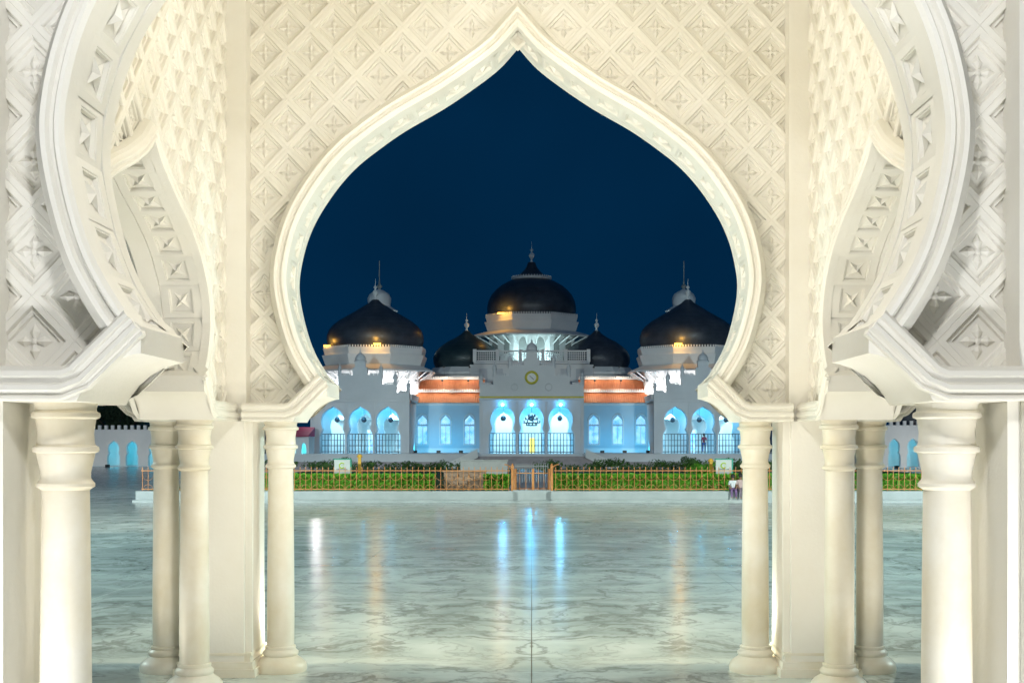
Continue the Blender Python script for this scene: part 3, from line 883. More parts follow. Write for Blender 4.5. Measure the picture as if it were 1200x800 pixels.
pin_prof = [(2.3,0),(2.3,8),(3.0,8.5),(3.0,10),(2.2,10.4),(2.6,11.8),(1.8,13.4),(.7,14.6),(.35,18)]
def portico(cx, Y, sc, deep, name, gold, pillow, g=0):
    """three-arched porch of the mosque with a stepped gable"""
    W = 61.0
    P = lambda v: v*sc
    mb = MB()
    ops = [(P(d), [(P(h), P(z)) for h, z in APROF]) for d in (-34, 0, 34)]
    wall_openings(mb, P(-W), P(W), 0, P(81-g), ops, 0, .9)
    o = mb.obj(name, M['grey_wall'], mosque, mo(cx, Y, ZB))
    # stepped gable
    gb = MB()
    for a, z0, z1 in ((45, 81, 91), (27, 91, 102.5), (9, 102.5, 112), (6.6, 112, 119)):
        gb.box(P(-a), P(a), .02, .50, P(z0-g), P(z1-g))
    gb.obj('gable', M['grey_wall'], o)
    tu = MB().lathe([(P(r), P(z-g)) for r, z in ((7.6,119),(7.8,120.5),(6.4,121.5),(6.6,124),(4.8,127.5),(2.2,129.5),(.9,131),(1.3,132.5),(.3,134),(.2,138))], (0,.26,0), 16)
    tu.obj('turret', M['grey_wall'], o, smooth=40)
    cr = MB()
    for a, b, z in ((47.5,58,81),(29.5,42,91),(11.5,24,102.5)):
        n = 5
        for s in (-1, 1):
            for k in range(n):
                x = s*(a+(b-a)*(k+.5)/n)
                cr.box(P(x-.8), P(x+.8), .12, .40, P(z-g), P(z-g+2.8))
    tag(cr.obj('crest', M['grey_wall'], o), kind='stuff')
    pmesh = MB().lathe([(P(r), P(z)) for r, z in pin_prof], n=10).mesh('pinnacle', M['grey_wall'], 40)
    for dx, z in ((59.5,79),(43.5,90),(25.5,100)):
        for s in (-1, 1): link('pinnacle', pmesh, o, (P(s*dx), .26, P(z-g)))
    # pilasters and bands
    for dx in (-59.2, -17, 17, 59.2):
        hwid = 1.9 if abs(dx) > 20 else 1.2
        MB().box(P(dx-hwid), P(dx+hwid), -.14, -.002, 0, P(62)).obj('pilaster', M['grey_wall'], o)
    MB().box(P(-W-.6), P(W+.6), -.22, -.003, P(63), P(65)).obj('cornice', M['grey_wall'], o)
    MB().box(P(-W-.4), P(W+.4), -.16, -.004, P(67.2), P(68.6)).obj('cornice', M['grey_wall'], o)
    if gold:
        MB().box(P(-W), P(W), -.12, -.005, P(65.1), P(67.1)).obj('gilded_band', M['gold'], o)
        k = MB(); R_ = P(6.6)
        k.tube([(R_*math.cos(a*math.pi/16), -.06, P(89)+R_*math.sin(a*math.pi/16)) for a in range(33)], P(1.5), 8)
        ck = k.obj('clock', M['gold'], o, smooth=60)
        d = MB(); n = 28
        d.add([(P(5.6)*math.cos(2*math.pi*a/n), -.08, P(89)+P(5.6)*math.sin(2*math.pi*a/n)) for a in range(n)], [tuple(range(n))])
        d.obj('dial', M['white'], ck)
        hd = MB(); hd.bar((P(-2.4), -.10, P(91.2)), (P(2.8), -.10, P(86.4)), P(.5)); hd.bar((0,-.10,P(89)), (P(1.5),-.10,P(87.6)), P(.7))
        hd.obj('hand', M['dark_metal'], ck)
        for s in (-1, 1):
            md = MB(); md.tube([(P(s*20)+P(4)*math.cos(a*math.pi/10), -.01, P(78)+P(4)*math.sin(a*math.pi/10)) for a in range(21)], P(.5), 6)
            md.obj('medallion', M['grey_wall'], o, smooth=60)
    # arcade room behind
    sd = MB()
    for s in (-1, 1): sd.box(min(P(s*W), P(s*(W-2))), max(P(s*W), P(s*(W-2))), .91, deep, 0, P(74))
    sd.box(P(-W), P(W), deep, deep+.3, 0, P(74)); sd.box(P(-W), P(W), .91, deep-.01, P(63), P(64.5))
    sd.obj('room_wall', M['white'], o)
    iw = MB()
    ops2 = [(P(d), [(P(h*.78), P(z*.86)) for h, z in APROF]) for d in (-34, 0, 34)]
    wall_openings(iw, P(-W+2.1), P(W-2.1), .002, P(62.9), ops2, deep*.5, .4)
    iw.obj('inner_arcade', M['white'], o)
    # iron grilles in the arches
    for d in (-34, 0, 34):
        gm = MB(); lo, hi = d-15.5, d+15.5
        gap = (pillow == 'door' and d == 0)
        for z in (1.5, 9, 23.5): gm.box(P(lo), P(hi), 1.0, 1.05, P(z), P(z+.9))
        for k in range(9):
            x = lo+(hi-lo)*k/8
            gm.box(P(x-.45), P(x+.45), 1.005, 1.045, 0, P(24.4))
        gm.box(P(lo), P(hi), 1.005, 1.045, P(16), P(16.5))
        gm.obj('grille', M['dark_metal'], o)
        hb = MB().lathe([(.012,1.4),(.012,.27),(.12,.22),(.21,.12),(.235,0),(.21,-.12),(.12,-.20),(.03,-.235)], (P(d), 2.6, P(42)), 16)
        hb.obj('hanging_lamp', M['dark_metal'], o, smooth=50)
        if gold and d == 0:                           # tiered chandelier in the middle arch
            ch = MB().tube([(0,2.2,P(56)),(0,2.2,P(44))], .02, 5)
            for rr_, zz in ((.30,44),(.52,40.5),(.68,36.5),(.45,33.5)):
                ch.tube([(rr_*math.cos(a*math.pi/9), 2.2+rr_*math.sin(a*math.pi/9), P(zz)) for a in range(19)], .045, 5)
                for a in range(0, 18, 2):
                    ch.lathe([(.01,.0),(.05,.06),(.05,.16),(.01,.22)], (rr_*math.cos(a*math.pi/9), 2.2+rr_*math.sin(a*math.pi/9), P(zz)), 6)
            ch.obj('chandelier', M['dark_metal'], o)
    dd = MB().box(P(-2.6) if gold else P(-5), P(3.4) if gold else P(5), deep-.05, deep-.02, 0, P(19 if gold else 30))
    dd.obj('doorway', M['yellow_door'] if gold else M['pane'], o)
    return o

po = portico(0, 106, .0707, 8.5, 'portico', True, None)
pv_l = portico(-14.75, 110, .0695, 7.5, 'pavilion', False, 'door', 6)
pv_r = portico(14.75, 110, .0695, 7.5, 'pavilion', False, 'door', 6)
CYAN = (.07, .55, 1.0)
lampball = MB().lathe([(.02,.14),(.09,.11),(.12,0),(.09,-.11),(.02,-.14)], n=12).mesh('lamp_globe', M['cyan_lamp'], 60)
for o, dp, pw in ((po, 8.5, 1.0), (pv_l, 7.5, .9), (pv_r, 7.5, .9)):
    for d in (-2.4, 0, 2.4):
        a = link('lamp_globe', lampball, o, (d, dp*.25, 4.25))
        lamp('arcade_light', a, (0, 0, -.2), 'POINT', 140*pw*(1.6 if d == 0 and o is po else 1), CYAN, .12)
    for d in (-2.4, 2.4):
        b = link('lamp_globe', lampball, o, (d, dp*.78, 3.9))
        lamp('hall_light', b, (0, 0, -.2), 'POINT', 520*pw, (.40,.80,1.0), .12)
# star-bright lamps on the arch heads
hl = MB().lathe([(.02,.12),(.11,.07),(.11,-.07),(.02,-.12)], n=10).mesh('arch_lamp', mat_emit('arch_lamp_glass', (.04,.46,1.0), 90), 60)
for d in (-34, 0, 34): link('arch_lamp', hl, po, (d*.0707, -.1, 57.0*.0707))
bk = MB(); bk.box(-.28,.28,0,.10,-.18,.18); fo = bk.obj('floodlight', M['fixture'], pv_l, (-3.75, -.22, 4.05))
MB().box(-.25,.25,-.02,-.002,-.15,.15).obj('flood_lens', mat_emit('flood_lens', (1,.97,1), 110), fo)
bk2 = MB(); bk2.box(-.28,.28,0,.10,-.18,.18); fo2 = bk2.obj('floodlight', M['fixture'], pv_r, (3.75, -.22, 4.05))
MB().box(-.25,.25,-.02,-.002,-.15,.15).obj('flood_lens', mat_emit('flood_lens_side', (1,.97,1), 60), fo2)

# wings with three lattice windows each
WPROF = [(.43,0),(.43,1.62)]
FPROF = [(.43,1.78),(.43,2.02),(.36,2.24),(.22,2.40),(.08,2.48),(0,2.56)]
def wing(s):
    Y = 117.0
    xs = [s*x*Y/F for x in (128, 101, 73)]
    x0, x1 = sorted((s*4.4, s*12.2))
    mb = MB()
    ops = []
    for x in xs:
        ops.append((x, [(h, z+.82) for h, z in WPROF])); ops.append((x, [(h, z+.82) for h, z in FPROF]))
    wall_openings(mb, x0, x1, 0, 4.55, ops, 0, .4)
    w = mb.obj('wing_wall', M['wing'], mosque, mo(0, Y, ZB))
    for x in xs:
        pn = MB(); pn.box(x-.5, x+.5, .30, .34, .80, 3.4)
        p = pn.obj('window', M['pane'], w)
        lt = MB()
        for k in range(-7, 12):                       # diagonal lattice
            for q in (1, -1):
                a = Vector((x-.43*q, .22, .82+k*.215)); b = Vector((x+.43*q, .22, .82+k*.215+.86))
                lo = max(0, (.82-a.z)/(b.z-a.z)); hi = min(1, (3.36-a.z)/(b.z-a.z))
                if hi > lo: lt.bar(a+(b-a)*lo, a+(b-a)*hi, .035)
        lt.box(x-.02, x+.02, .215, .245, .82, 2.44)
        lt.obj('lattice', M['grey_wall'], p)
        MB().box(x-.56, x+.56, -.09, -.002, .70, .80).obj('sill', M['white'], p)
        fm = MB()
        for q in (-1, 1): fm.box(x+q*.52-.05, x+q*.52+.05, -.05, -.003, .80, 2.9)
        ar = [(x+.52*math.cos(R(a)), -.027, 2.9+.62*math.sin(R(a))) for a in range(0, 181, 15)]
        fm.tube(ar, .05, 6); fm.obj('frame', M['white'], p, smooth=50)
    MB().box(x0, x1, -.16, -.004, 4.30, 4.54).obj('eave_cornice', M['white'], w)
    MB().box(x0, x1, -.12, -.004, 0, .42).obj('plinth', M['white'], w)
    rf = MB()
    rf.add([(x0,-.35,4.56),(x1,-.35,4.56),(x1,1.5,5.55),(x0,1.5,5.55),(x0,1.5,4.5),(x1,1.5,4.5)], [(0,1,2,3),(0,4,5,1),(0,3,4),(1,5,2)])
    r_ = rf.obj('roof', M['roof'], w)
    rf = MB(); rf.add([(x0,1.3,5.75),(x1,1.3,5.75),(x1,3.6,6.85),(x0,3.6,6.85),(x0,3.6,4.5),(x1,3.6,4.5),(x0,1.3,4.6),(x1,1.3,4.6)], [(0,1,2,3),(0,6,7,1),(0,3,4,6),(1,7,5,2),(6,4,5,7)])
    r2 = rf.obj('roof', M['roof'], w)
    for (yy, z, rr) in ((1.22, 5.56, r_), (3.5, 6.86, r2)):
        c_ = MB(); c_.box(x0, x1, yy, yy+.14, z, z+.14)
        n = int((x1-x0)/.22)
        for k in range(n): c_.box(x0+k*.22+.03, x0+k*.22+.16, yy+.02, yy+.12, z+.14, z+.30)
        tag(c_.obj('crest', M['white'], rr), kind='stuff')
    # rear body that carries the small dome
    bd = MB().box(x0, x1, 3.7, 20, 0, 6.6); bd.obj('rear_body', M['white'], w)
    return w
wl = wing(-1); wr = wing(1)

def octa(mb, prof, c, rot=22.5):                      # prof radii are flat-to-centre
    k = 1/math.cos(R(22.5))
    return mb.lathe([(r*k, z) for r, z in prof], c, 8, R(rot))
def finial(parent, c, s, mat):
    mb = MB().lathe([(.50*s,0),(.34*s,.12*s),(.16*s,.55*s),(.20*s,.8*s),(.42*s,1.02*s),(.50*s,1.3*s),(.40*s,1.6*s),(.14*s,1.8*s),(.12*s,1.95*s),(.26*s,2.1*s),(.26*s,2.3*s),(.10*s,2.45*s),(.05*s,2.6*s),(.02*s,3.6*s)], c, 16)
    return mb.obj('finial', mat, parent, smooth=45)

def crest_ring(parent, c, r, z, n, mat, h=.2, w=.12):
    mb = MB()
    for f in range(8):
        a0, a1 = R(22.5+45*f), R(67.5+45*f); k = r/math.cos(R(22.5))
        p, q = Vector((k*math.cos(a0), k*math.sin(a0), z)), Vector((k*math.cos(a1), k*math.sin(a1), z))
        d = (q-p).normalized(); nn = Vector((-d.y, d.x, 0))
        for i in range(n):
            m = p+(q-p)*(i+.5)/n + Vector(c)
            mb.obox(m+Vector((0,0,h/2)), d*w/2, nn*.05, Vector((0,0,h/2)))
    tag(mb.obj('crest', mat, parent), kind='stuff')

# main drum and dome
DC = mo(0, 132, 0)
body = MB().box(-6.0, 6.0, 124.3, 140, ZB, 10.1); bodyo = ml(body).obj('upper_body', M['white'], mosque)
pt = MB().box(-5.6, 5.6, 123.6, 140, 10.12, 10.32); ml(pt).obj('gallery_floor', M['white'], bodyo)
for x in (-5.5, -3.3, -1.1, 1.1, 3.3, 5.5):
    p_ = MB().box(x-.17, x+.17, 123.62, 123.96, 10.33, 11.55); ml(p_).obj('gallery_post', M['white'], bodyo)
for i in range(5):
    a, b = -5.5+2.2*i+.19, -5.5+2.2*i+2.01
    gr = MB(); gr.box(a, b, 123.7, 123.88, 11.30, 11.45); gr.box(a, b, 123.7, 123.88, 10.34, 10.5)
    for k in range(1, 9): gr.box(a+(b-a)*k/9-.035, a+(b-a)*k/9+.035, 123.76, 123.82, 10.5, 11.3)
    for z in (10.68, 10.9, 11.12): gr.box(a, b, 123.77, 123.81, z-.03, z+.03)
    ml(gr).obj('gallery_screen', M['white'], bodyo)
for s in (-1, 1):
    for x in (3.2, 4.7):
        wn_ = MB().box(s*x-.4, s*x+.4, 124.18, 124.28, 8.2, 9.7); ml(wn_).obj('gallery_window', M['grey_wall'], bodyo)
def drum(cx, cy, rw, z0, z1, windows, mat):
    d = octa(MB(), [(rw, z0), (rw, z1)], (cx, cy, 0)).obj('drum', mat, mosque)
    return d
dr = octa(MB(), [(4.35, 10.3), (4.35, 13.9)], DC).obj('drum', M['white'], mosque)
for f in range(8):
    a = R(45*f); nn = Vector((math.cos(a), math.sin(a), 0)); tt = Vector((-nn.y, nn.x, 0))
    for q in (-.85, .85):
        wv = MB(); pts = [(-.45,11.5),(.45,11.5),(.45,12.5),(.36,12.82),(.18,13.02),(0,13.1),(-.18,13.02),(-.36,12.82),(-.45,12.5)]
        ring_o = [Vector(DC)+nn*4.36+tt*(q+x)+Vector((0,0,z)) for x, z in pts]
        ring_i = [p - nn*.02 for p in ring_o]
        fr2 = [Vector(DC)+nn*4.44+tt*(q+x*1.18)+Vector((0,0,11.4+(z-11.5)*1.08)) for x, z in pts]
        m_ = len(pts)
        wv.add(ring_o, [tuple(range(m_))]); wo = wv.obj('window', M['slab_grey'], dr)
        fv = MB(); fv.add(fr2+[p+nn*.08 for p in ring_o], [(i, (i+1) % m_, m_+(i+1) % m_, m_+i) for i in range(m_)])
        fv.obj('frame', M['white'], wo)
def gallery(dro, c, s, z, r, can):
    """flared parapet, canopy and crest round a drum"""
    octa(MB(), [(r*.90, z-.25), (can, z-.55), (can, z-.42), (r*.93, z+.12)], c).obj('canopy', M['white'], dro)
    octa(MB(), [(r*.93, z+.05), (r*.96, z+.16), (r*1.02, z+1.0), (r*1.0, z+1.02), (r*.97, z+1.03), (r*.975, z+1.18), (r*1.0, z+1.62), (r*.95, z+1.64), (r*.93, z+1.2)], c).obj('parapet', M['white'], dro)
    crest_ring(dro, c, r*.985, z+1.63, 15, M['white'], .19, .13)
    # fretted fringe hanging under the canopy
    fm = MB()
    for f in range(8):
        a0, a1 = R(22.5+45*f), R(67.5+45*f); k = (r*.93)/math.cos(R(22.5))
        p, q = Vector((k*math.cos(a0), k*math.sin(a0), 0)), Vector((k*math.cos(a1), k*math.sin(a1), 0))
        d = (q-p).normalized(); nn = Vector((-d.y, d.x, 0))
        for i in range(22):
            m = p+(q-p)*(i+.5)/22 + Vector(c) + Vector((0,0,z-.42))
            fm.obox(m, d*.05, nn*.03, Vector((0,0,.16)))
        for i in range(4):
            m = p+(q-p)*(i+.5)/4
            o2 = m.normalized()
            fm.bar(Vector(c)+m*.99+Vector((0,0,z-1.35)), Vector(c)+m+o2*(can-r*.95)+Vector((0,0,z-.55)), .09)
    tag(fm.obj('fringe', M['white'], dro), kind='stuff')
gallery(dr, DC, 1, 13.75, 4.7, 6.15)
dome = MB().lathe([(4.25,14.9),(4.45,15.4),(4.58,16.0),(4.58,16.5),(4.45,17.1),(4.15,17.7),(3.72,18.2),(3.2,18.65),(2.5,19.05),(1.95,19.3)], DC, 48)
dm = dome.obj('dome', M['dome'], mosque, smooth=50)
cl_ = MB().lathe([(1.98,19.28),(2.06,19.4),(2.06,19.52),(1.9,19.54)], DC, 40); co = cl_.obj('collar', M['white'], dm, smooth=40)
bd = MB()
for k in range(44):
    a = 2*math.pi*k/44; bd.box(DC[0]+2.02*math.cos(a)-.05, DC[0]+2.02*math.cos(a)+.05, DC[1]+2.02*math.sin(a)-.05, DC[1]+2.02*math.sin(a)+.05, 19.5, 19.64)
tag(bd.obj('collar_crest', M['white'], dm), kind='stuff')
MB().lathe([(1.9,19.5),(1.3,19.8),(.85,20.2),(.55,20.6),(.36,21.1)], DC, 32).obj('dome_cap', M['dome'], dm, smooth=60)
finial(dm, (DC[0], DC[1], 21.0), .62, M['white'])

orange_me = MB().box(-.32,.32,-.08,.08,0,.14).mesh('dome_lamp', M['orange_lamp'])
def dome_lamp(parent, loc, power):
    o = link('dome_lamp', orange_me, parent, loc)
    lamp('dome_light', o, (0, -.75, .35), 'POINT', power*2.0, (1,.50,.08), .25)
dome_lamp(dm, (-3.1, DC[1]-3.75, 15.42), 60)

# side domes over the pavilions
for s in (-1, 1):
    c = mo(s*14.65, 120, 0)
    d = octa(MB(), [(4.2, 4.6), (4.2, 9.7)], c).obj('drum', M['white'], mosque)
    gallery(d, c, 1, 9.55, 4.6, 5.55)
    for f in (5, 6, 7):
        a = R(45*f); nn = Vector((math.cos(a), math.sin(a), 0)); tt = Vector((-nn.y, nn.x, 0))
        pts = [(-.7,6.6),(.7,6.6),(.8,7.4),(.6,8.0),(.25,8.35),(0,8.45),(-.25,8.35),(-.6,8.0),(-.8,7.4)]
        tube_ = MB().tube([Vector(c)+nn*4.24+tt*x+Vector((0,0,z)) for x, z in pts], .09, 5)
        tube_.obj('window_surround', M['white'], d, smooth=60)
    dm2 = MB().lathe([(4.15,10.9),(4.38,11.4),(4.52,12.0),(4.5,12.5),(4.32,13.0),(3.95,13.45),(3.38,13.9),(2.62,14.35),(1.85,14.8),(1.15,15.25),(.6,15.6),(.3,15.9)], c, 48).obj('dome', M['dome'], mosque, smooth=60)
    finial(dm2, (c[0], c[1], 15.8), .58, M['white'])
    dome_lamp(dm2, (.7*1 + c[0] if s < 0 else c[0]-1.4, c[1]-4.42, 11.36), 60)
    if s < 0: dome_lamp(dm2, (c[0]-4.2, c[1]-1.9, 11.38), 30)
    # floodlights on the flat roof wash the drums white
    for ang in (225, 247, 270, 293, 315):
        dx, dy = 5.15*math.cos(R(ang)), 5.15*math.sin(R(ang))
        fb = MB().box(-.16,.16,-.12,.12,0,.22).obj('roof_floodlight', M['fixture'], mosque, (c[0]+dx, c[1]+dy, 6.72))
        lamp('drum_flood', fb, (0, 0, .3), 'SPOT', 270, (.95,.97,1), .12, 150, (-dx*.25, -dy*.25, 1.2), .6)
    fb = MB().box(-.16,.16,-.12,.12,0,.22).obj('roof_floodlight', M['fixture'], mosque, (s*16.65, 15.5, 12.1))  # added lamp on a pole, brightening the minaret cupola
    lamp('cupola_fill', fb, (0, 0, .3), 'SPOT', 700, (.75,.98,1), .12, 70, (0, 4.5, 5.0), .6)
    MB().lathe([(.3,0),(.12,.1),(.08,12.1)], (s*16.65, 15.5, 0), 10).obj('cupola_fill_pole', M['slab_grey'], mosque)
    MB().box(c[0]-4.3, c[0]+4.3, c[1]-9.4, c[1]+6, 6.2+.0, 6.72).obj('pavilion_roof', M['white'], mosque)
    # minaret behind
    mc = mo(s*16.65, 140, 0)
    mi = MB().lathe([(1.35,0),(1.3,14.6),(1.75,14.7),(1.8,15.0),(1.3,15.2)], mc, 8).obj('minaret', M['white'], mosque)
    cp = MB().lathe([(2.05,16.9),(1.8,17.1),(1.2,17.45),(1.28,17.9),(1.3,18.3),(1.1,18.75),(.6,19.1),(.25,19.25),(.1,19.35)], mc, 24).obj('cupola', M['white'], mi, smooth=60)
    MB().lathe([(1.15,15.2),(1.15,16.9)], mc, 8).obj('lantern', M['white'], mi)
    an = MB().lathe([(.10,19.3),(.32,19.6),(.10,19.9),(.05,20.3),(.05,22.4)], mc, 8)
    an.obj('antenna', M['slab_grey'], mi)
    # small rear dome
    rc_ = mo(s*6.5, 128, 0)
    rd = MB().lathe([(3.1,9.9),(3.32,10.5),(3.35,11.0),(3.1,11.6),(2.6,12.1),(1.9,12.6),(1.1,13.0),(.5,13.4),(.25,13.7)], rc_, 40).obj('dome', M['dome_teal_lit'] if s < 0 else M['dome'], mosque, smooth=60)
    finial(rd, (rc_[0], rc_[1], 13.6), .52, M['white'])
    octa(MB(), [(3.3, 6.0), (3.3, 9.1), (3.75, 9.2), (3.75, 9.4), (3.2, 9.95)], rc_).obj('drum', M['white'], mosque)
# main drum floodlights
for x in (-4.6, -1.6, 1.6, 4.6):
    fb = MB().box(-.18,.18,-.12,.12,0,.24).obj('roof_floodlight', M['fixture'], mosque, mo(x, 126.2, 10.34))
    lamp('drum_flood', fb, (0, .1, .3), 'SPOT', 250, (.62,.96,1.0), .12, 150, (-x*.2, 1.4, 1.6), .6)
# cyan wall washers at the foot of the wings
for s in (-1, 1):
    for x in (6.3, 8.3, 10.4):
        fb = MB().box(-.18,.18,-.12,.12,0,.22).obj('wall_washer', M['fixture'], mosque, mo(s*x, 114.2, ZB+.001))
        lamp('washer_light', fb, (0, .1, .3), 'SPOT', 150, (.02,.54,1.0), .15, 140, (0, 2.8, 2.0), .7)
    for x in (5.8, 8.2, 10.6):  # lamps added to brighten both roof tiers evenly
        for yy, zz, zs_, pw in ((119.6, 9.5, -.9, 150), (117.5, 8.15, -.9, 110)):
            fb = MB().box(-.09,.09,-.07,.07,0,.14).obj('roof_floodlight', M['fixture'], mosque, mo(s*x, yy, zz))
            MB().bar((0,.07,.05), (0,.95,-.75), .014).obj('lamp_bracket', M['dark_metal'], fb)
            lamp('roof_fill', fb, (0, 0, -.08), 'SPOT', pw, (1,.84,.66), .12, 160, (0, .2, -2), .8)

# ------------------------------------------------------------------ outbuildings
def outbuilding(x0, x1, ytop, Y, label, arches, dome_x=None, zb=0.05):
    X0, X1 = X_at(x0, Y), X_at(x1, Y)
    cx = (X0+X1)/2
    o = empty('arcade_building', (cx, Y, 0)); tag(o, label, 'building')
    zt = Z_at(ytop, Y)
    s = Y/F
    mb = MB()
    ops = []
    for ax, top in arches:
        hh = (Z_at(top, Y)-zb)/58.5
        ops.append((X_at(ax, Y)-cx, [(h*.48*s if False else h*7.4/16*s, zb+z*hh) for h, z in APROF]))
    wall_openings(mb, X0-cx, X1-cx, 0, zt, ops, 0, .6)
    mb.obj('wall', M['grey_wall'], o)
    rm = MB(); rm.box(X0-cx, X1-cx, 5, 5.3, 0, zt); rm.box(X0-cx, X0-cx+.3, .61, 5, 0, zt); rm.box(X1-cx-.3, X1-cx, .61, 5, 0, zt); rm.box(X0-cx, X1-cx, .61, 5.3, zt-.3, zt-.01)
    rm.obj('room_wall', M['white'], o)
    cr = MB(); n = int((X1-X0)/.7)
    for k in range(n): cr.box(X0-cx+k*.7+.1, X0-cx+k*.7+.42, .1, .4, zt, zt+.45)
    tag(cr.obj('crest', M['grey_wall'], o), kind='stuff')
    for ax, top in arches:
        a = link('lamp_globe', lampball, o, (X_at(ax, Y)-cx, 2.5, zt-1.4))
        lamp('arcade_light', a, (0, 0, -.2), 'POINT', 55, (.05,.58,.85), .12)
    for q in (-.36, -.12, .12, .36):                  # floods added as fill to brighten the front wall
        fb = MB().box(-.2,.2,-.15,.15,0,.3).obj('forecourt_fill', M['fixture'], o, ((X1-X0)*q, -7, 0))
        lamp('forecourt_fill_light', fb, (0, .2, .35), 'SPOT', 290, (1,.97,.88), .2, 120, (0, 7, 2.4), .7)
    if dome_x:
        r = 2.1
        dmm = MB().lathe([(r*.9,zt),(r,zt+.6),(r*.98,zt+1.1),(r*.8,zt+1.7),(r*.4,zt+2.3),(r*.1,zt+2.7)], (X_at(dome_x, Y)-cx, 2.5, 0), 32).obj('dome', M['dome'], o, smooth=60)
        l_ = link('dome_lamp', orange_me, dmm, (X_at(dome_x, Y)-cx+.5, .3, zt+.02))
    return o
outbuilding(60, 300, 503, 138, 'grey crenellated arcade with teal lit arches beyond the plaza edge beside dark tree', [(k, 516) for k in (73, 100, 133, 154.5, 181, 208, 235)])
outbuilding(1010, 1140, 498, 132, 'pale crenellated building with black dome and blue lit arches', [(1048, 513), (1070, 513), (1100, 513)], 1076)
tree(X_at(136, 150), 150, 8.2, 9.0, 'dark leafy tree rising behind the grey crenellated arcade')
# small shop with a magenta awning beside the mosque
kz = empty('kiosk', (X_at(350, 106), 106, LZ)); tag(kz, 'small grey kiosk with magenta awning and teal lit openings', 'kiosk')
s = 106/F
kb = MB(); wall_openings(kb, -14*s, 12*s, 0, 2.6, [(-6*s, [(2.8*s, 0), (2.8*s, 1.6), (1.8*s, 1.95), (0, 2.1)]), (6*s, [(2.8*s, 0), (2.8*s, 1.6), (1.8*s, 1.95), (0, 2.1)])], 0, .2)
kb.obj('wall', M['grey_wall'], kz)
kr = MB(); kr.box(-14*s, 12*s, 2.4, 2.6, 0, 2.6); kr.box(-14*s, -14*s+.15, .21, 2.4, 0, 2.6); kr.box(12*s-.15, 12*s, .21, 2.4, 0, 2.6); kr.obj('room_wall', M['white'], kz)
kaw = MB(); kaw.add([(-14.5*s,-.5,2.62),(12.5*s,-.5,2.62),(12.5*s,2.7,3.4),(-14.5*s,2.7,3.4),(-14.5*s,-.5,2.58),(12.5*s,-.5,2.58),(12.5*s,2.7,2.6),(-14.5*s,2.7,2.6)],
    [(0,1,2,3),(4,7,6,5),(0,4,5,1),(1,5,6,2),(2,6,7,3),(3,7,4,0)]); kaw.obj('awning', M['magenta'], kz)
kl = link('lamp_globe', lampball, kz, (0, 1.2, 2.2)); lamp('kiosk_light', kl, (0,0,-.2), 'POINT', 90, (.05,.7,.8), .1)

# ------------------------------------------------------------------ unseen floodlight masts added to light plaza, facade and hedge
def mast(x, y, label):
    o = empty('fill_mast', (x, y, 0)); tag(o, label, 'lamp post', 'added masts lighting the plaza')
    MB().lathe([(.30,0),(.30,.06),(.16,.08),(.13,1.2),(.085,12)], n=16).obj('pole', M['slab_grey'], o, smooth=40)
    MB().box(-.9,.9,-.05,.05,11.9,12.02).obj('cross_arm', M['slab_grey'], o)
    s = 1 if x < 0 else -1
    heads = ((s*20, 12, 0, 36000, 118, (.75,1.0,.96)), (s*22, 84, 5, 25000, 44, (.68,.87,1.0)), (s*16, 31, 0, 36000, 60, (1,.98,.86)), (-s*14, 88, 1, 110000, 46, (.72,.95,1.0)))
    for k, (tx, ty, tz, pw, sp, cl) in enumerate(heads):
        h = MB().box(-.2,.2,-.2,.2,-.2,.2).obj('flood_head', M['fixture'], o, ((-.75, .75, -.25, .25)[k], 0, 12.25))
        MB().box(-.17,.17,-.15,.15,-.215,-.202).obj('flood_lens', M['white_lamp'], h)
        lamp('plaza_fill', h, (0, 0, -.35), 'SPOT', pw, cl, .3, sp, (tx, ty, tz-12), .5)
mast(-24, 24, 'added tall grey fill light mast standing beside the open plaza')
mast(24, 24, 'added tall grey fill light mast standing beside the open plaza')

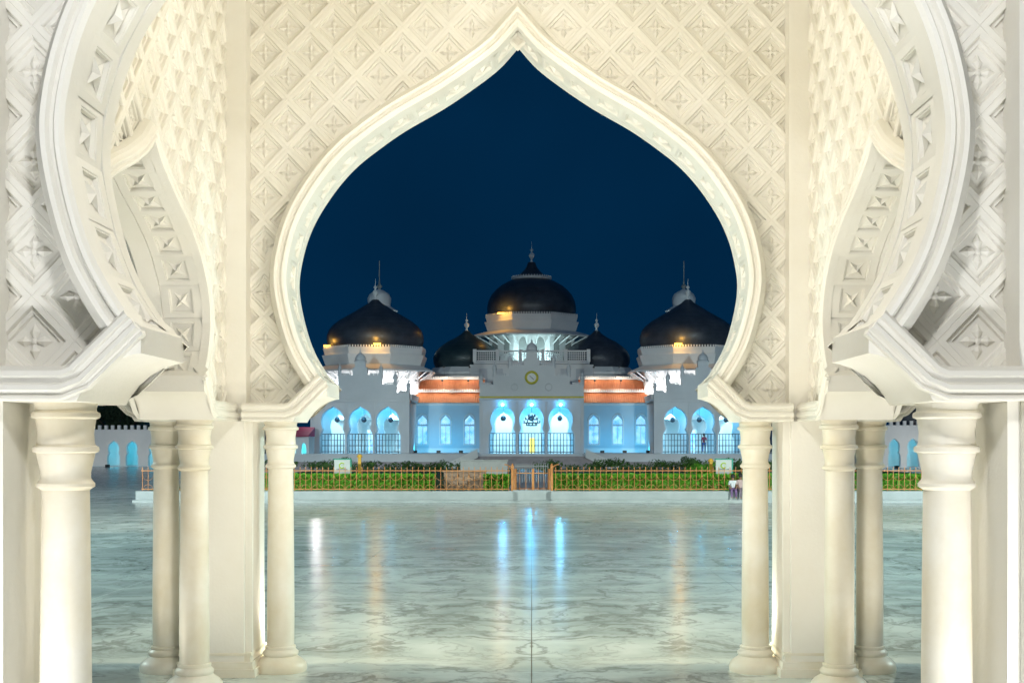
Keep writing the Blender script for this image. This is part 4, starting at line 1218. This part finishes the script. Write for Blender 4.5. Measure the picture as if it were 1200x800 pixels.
# ------------------------------------------------------------------ people
def person(loc, rz, joints, label, top, trousers, scale=1.0):
    """joints: dict name->(x,y,z); facing -y"""
    j = {k: Vector(v)*scale for k, v in joints.items()}
    def skin(name, chain, mat, parent=None):
        me = bpy.data.meshes.new(name); vs = []; es = []; rs = []
        idx = {}
        for path in chain:
            prev = None
            for nm, r in path:
                if nm not in idx: idx[nm] = len(vs); vs.append(j[nm]); rs.append(r*scale)
                if prev is not None: es.append((prev, idx[nm]))
                prev = idx[nm]
        me.from_pydata(vs, es, [])
        o = link(name, me, parent)
        mo_ = o.modifiers.new('skin', 'SKIN')
        for i, sv in enumerate(me.skin_vertices[0].data): sv.radius = (rs[i], rs[i]); sv.use_root = (i == 0)
        o.modifiers.new('sub', 'SUBSURF').render_levels = 2
        o.modifiers['sub'].levels = 1
        me.materials.append(mat); return o
    body_ = skin('person', [[('pelvis',.115),('waist',.105),('chest',.125),('neck0',.06),('neck',.045),('chin',.07),('head',.095),('crown',.075)],
        [('chest',.125),('shl',.055),('elbl',.040),('wrl',.028),('hal',.034),('fil',.016)], [('chest',.125),('shr',.055),('elbr',.040),('wrr',.028),('har',.034),('fir',.016)],
        [('pelvis',.115),('hipl',.085),('knl',.058),('anl',.038),('tol',.03)], [('pelvis',.115),('hipr',.085),('knr',.058),('anr',.038),('tor',.03)]], M['skin'])
    body_.location = loc; body_.rotation_euler = (0,0,rz)
    tag(body_, label, 'person')
    skin('shirt', [[('pelvis',.128),('waist',.122),('chest',.14),('neck0',.07)],[('chest',.14),('shl',.066),('elbl',.052)],[('chest',.14),('shr',.066),('elbr',.052)]], top, body_)
    skin('trousers', [[('pelvis',.126),('hipl',.098),('knl',.068),('anl',.05)],[('pelvis',.126),('hipr',.098),('knr',.068),('anr',.05)]], trousers, body_)
    h = j['head']
    hm = MB().lathe([(.02,.135),(.07,.12),(.105,.07),(.112,.01),(.105,-.05),(.09,-.09)], n=14, caps=False)
    hm.v = [(x*scale, y*scale+.018*scale, z*scale) for x, y, z in hm.v]
    hm.obj('hair', M['hair'], body_, tuple(h+Vector((0,0,.012))), (R(-14),0,0), smooth=60)
SIT = dict(pelvis=(0,.02,.10), waist=(0,.03,.26), chest=(0,.02,.44), neck0=(0,.02,.56), neck=(0,.01,.61), chin=(0,-.01,.67), head=(0,-.01,.76), crown=(0,.0,.83),
    shl=(-.16,.02,.51), elbl=(-.21,-.02,.30), wrl=(-.15,-.20,.17), hal=(-.12,-.26,.15), fil=(-.11,-.31,.13), shr=(.16,.02,.51), elbr=(.21,-.02,.30), wrr=(.15,-.20,.17), har=(.12,-.26,.15), fir=(.11,-.31,.13),
    hipl=(-.09,-.02,.08), knl=(-.11,-.36,.07), anl=(-.11,-.40,-.30), tol=(-.12,-.52,-.335), hipr=(.09,-.02,.08), knr=(.11,-.36,.07), anr=(.11,-.38,-.30), tor=(.12,-.50,-.335))
STAND = dict(pelvis=(0,0,.90), waist=(0,0,1.06), chest=(0,0,1.26), neck0=(0,0,1.40), neck=(0,0,1.46), chin=(0,-.02,1.52), head=(0,0,1.61), crown=(0,0,1.69),
    shl=(-.18,0,1.36), elbl=(-.23,.02,1.10), wrl=(-.23,-.06,.86), hal=(-.23,-.08,.79), fil=(-.23,-.09,.71), shr=(.18,0,1.36), elbr=(.23,.02,1.10), wrr=(.23,-.06,.86), har=(.23,-.08,.79), fir=(.23,-.09,.71),
    hipl=(-.09,0,.85), knl=(-.10,-.02,.48), anl=(-.10,.02,.09), tol=(-.11,-.13,.045), hipr=(.09,0,.85), knr=(.10,-.02,.48), anr=(.10,.02,.09), tor=(.11,-.13,.045))
C = lambda n, c: mat_paint(n, c, tuple(v*.85 for v in c), .8, 8, 0)
person((X_at(859.5, YK), YK+.16, KT-.01), 0, SIT, 'child in white shirt and purple trousers sitting on the kerb', C('white_cloth', (.62,.64,.66)), C('purple_cloth', (.20,.12,.26)), .80)
person((X_at(868.5, YK), YK+.16, KT-.01), R(8), SIT, 'child in pinkish shirt sitting on the kerb next to a child in white', C('pink_cloth', (.52,.38,.36)), C('grey_cloth', (.22,.18,.22)), .84)
person((X_at(825, 112), 112, ZB), 0, STAND, 'person in red top and blue trousers standing in the blue lit pavilion', C('red_cloth', (.45,.04,.10)), C('blue_cloth', (.05,.10,.35)))
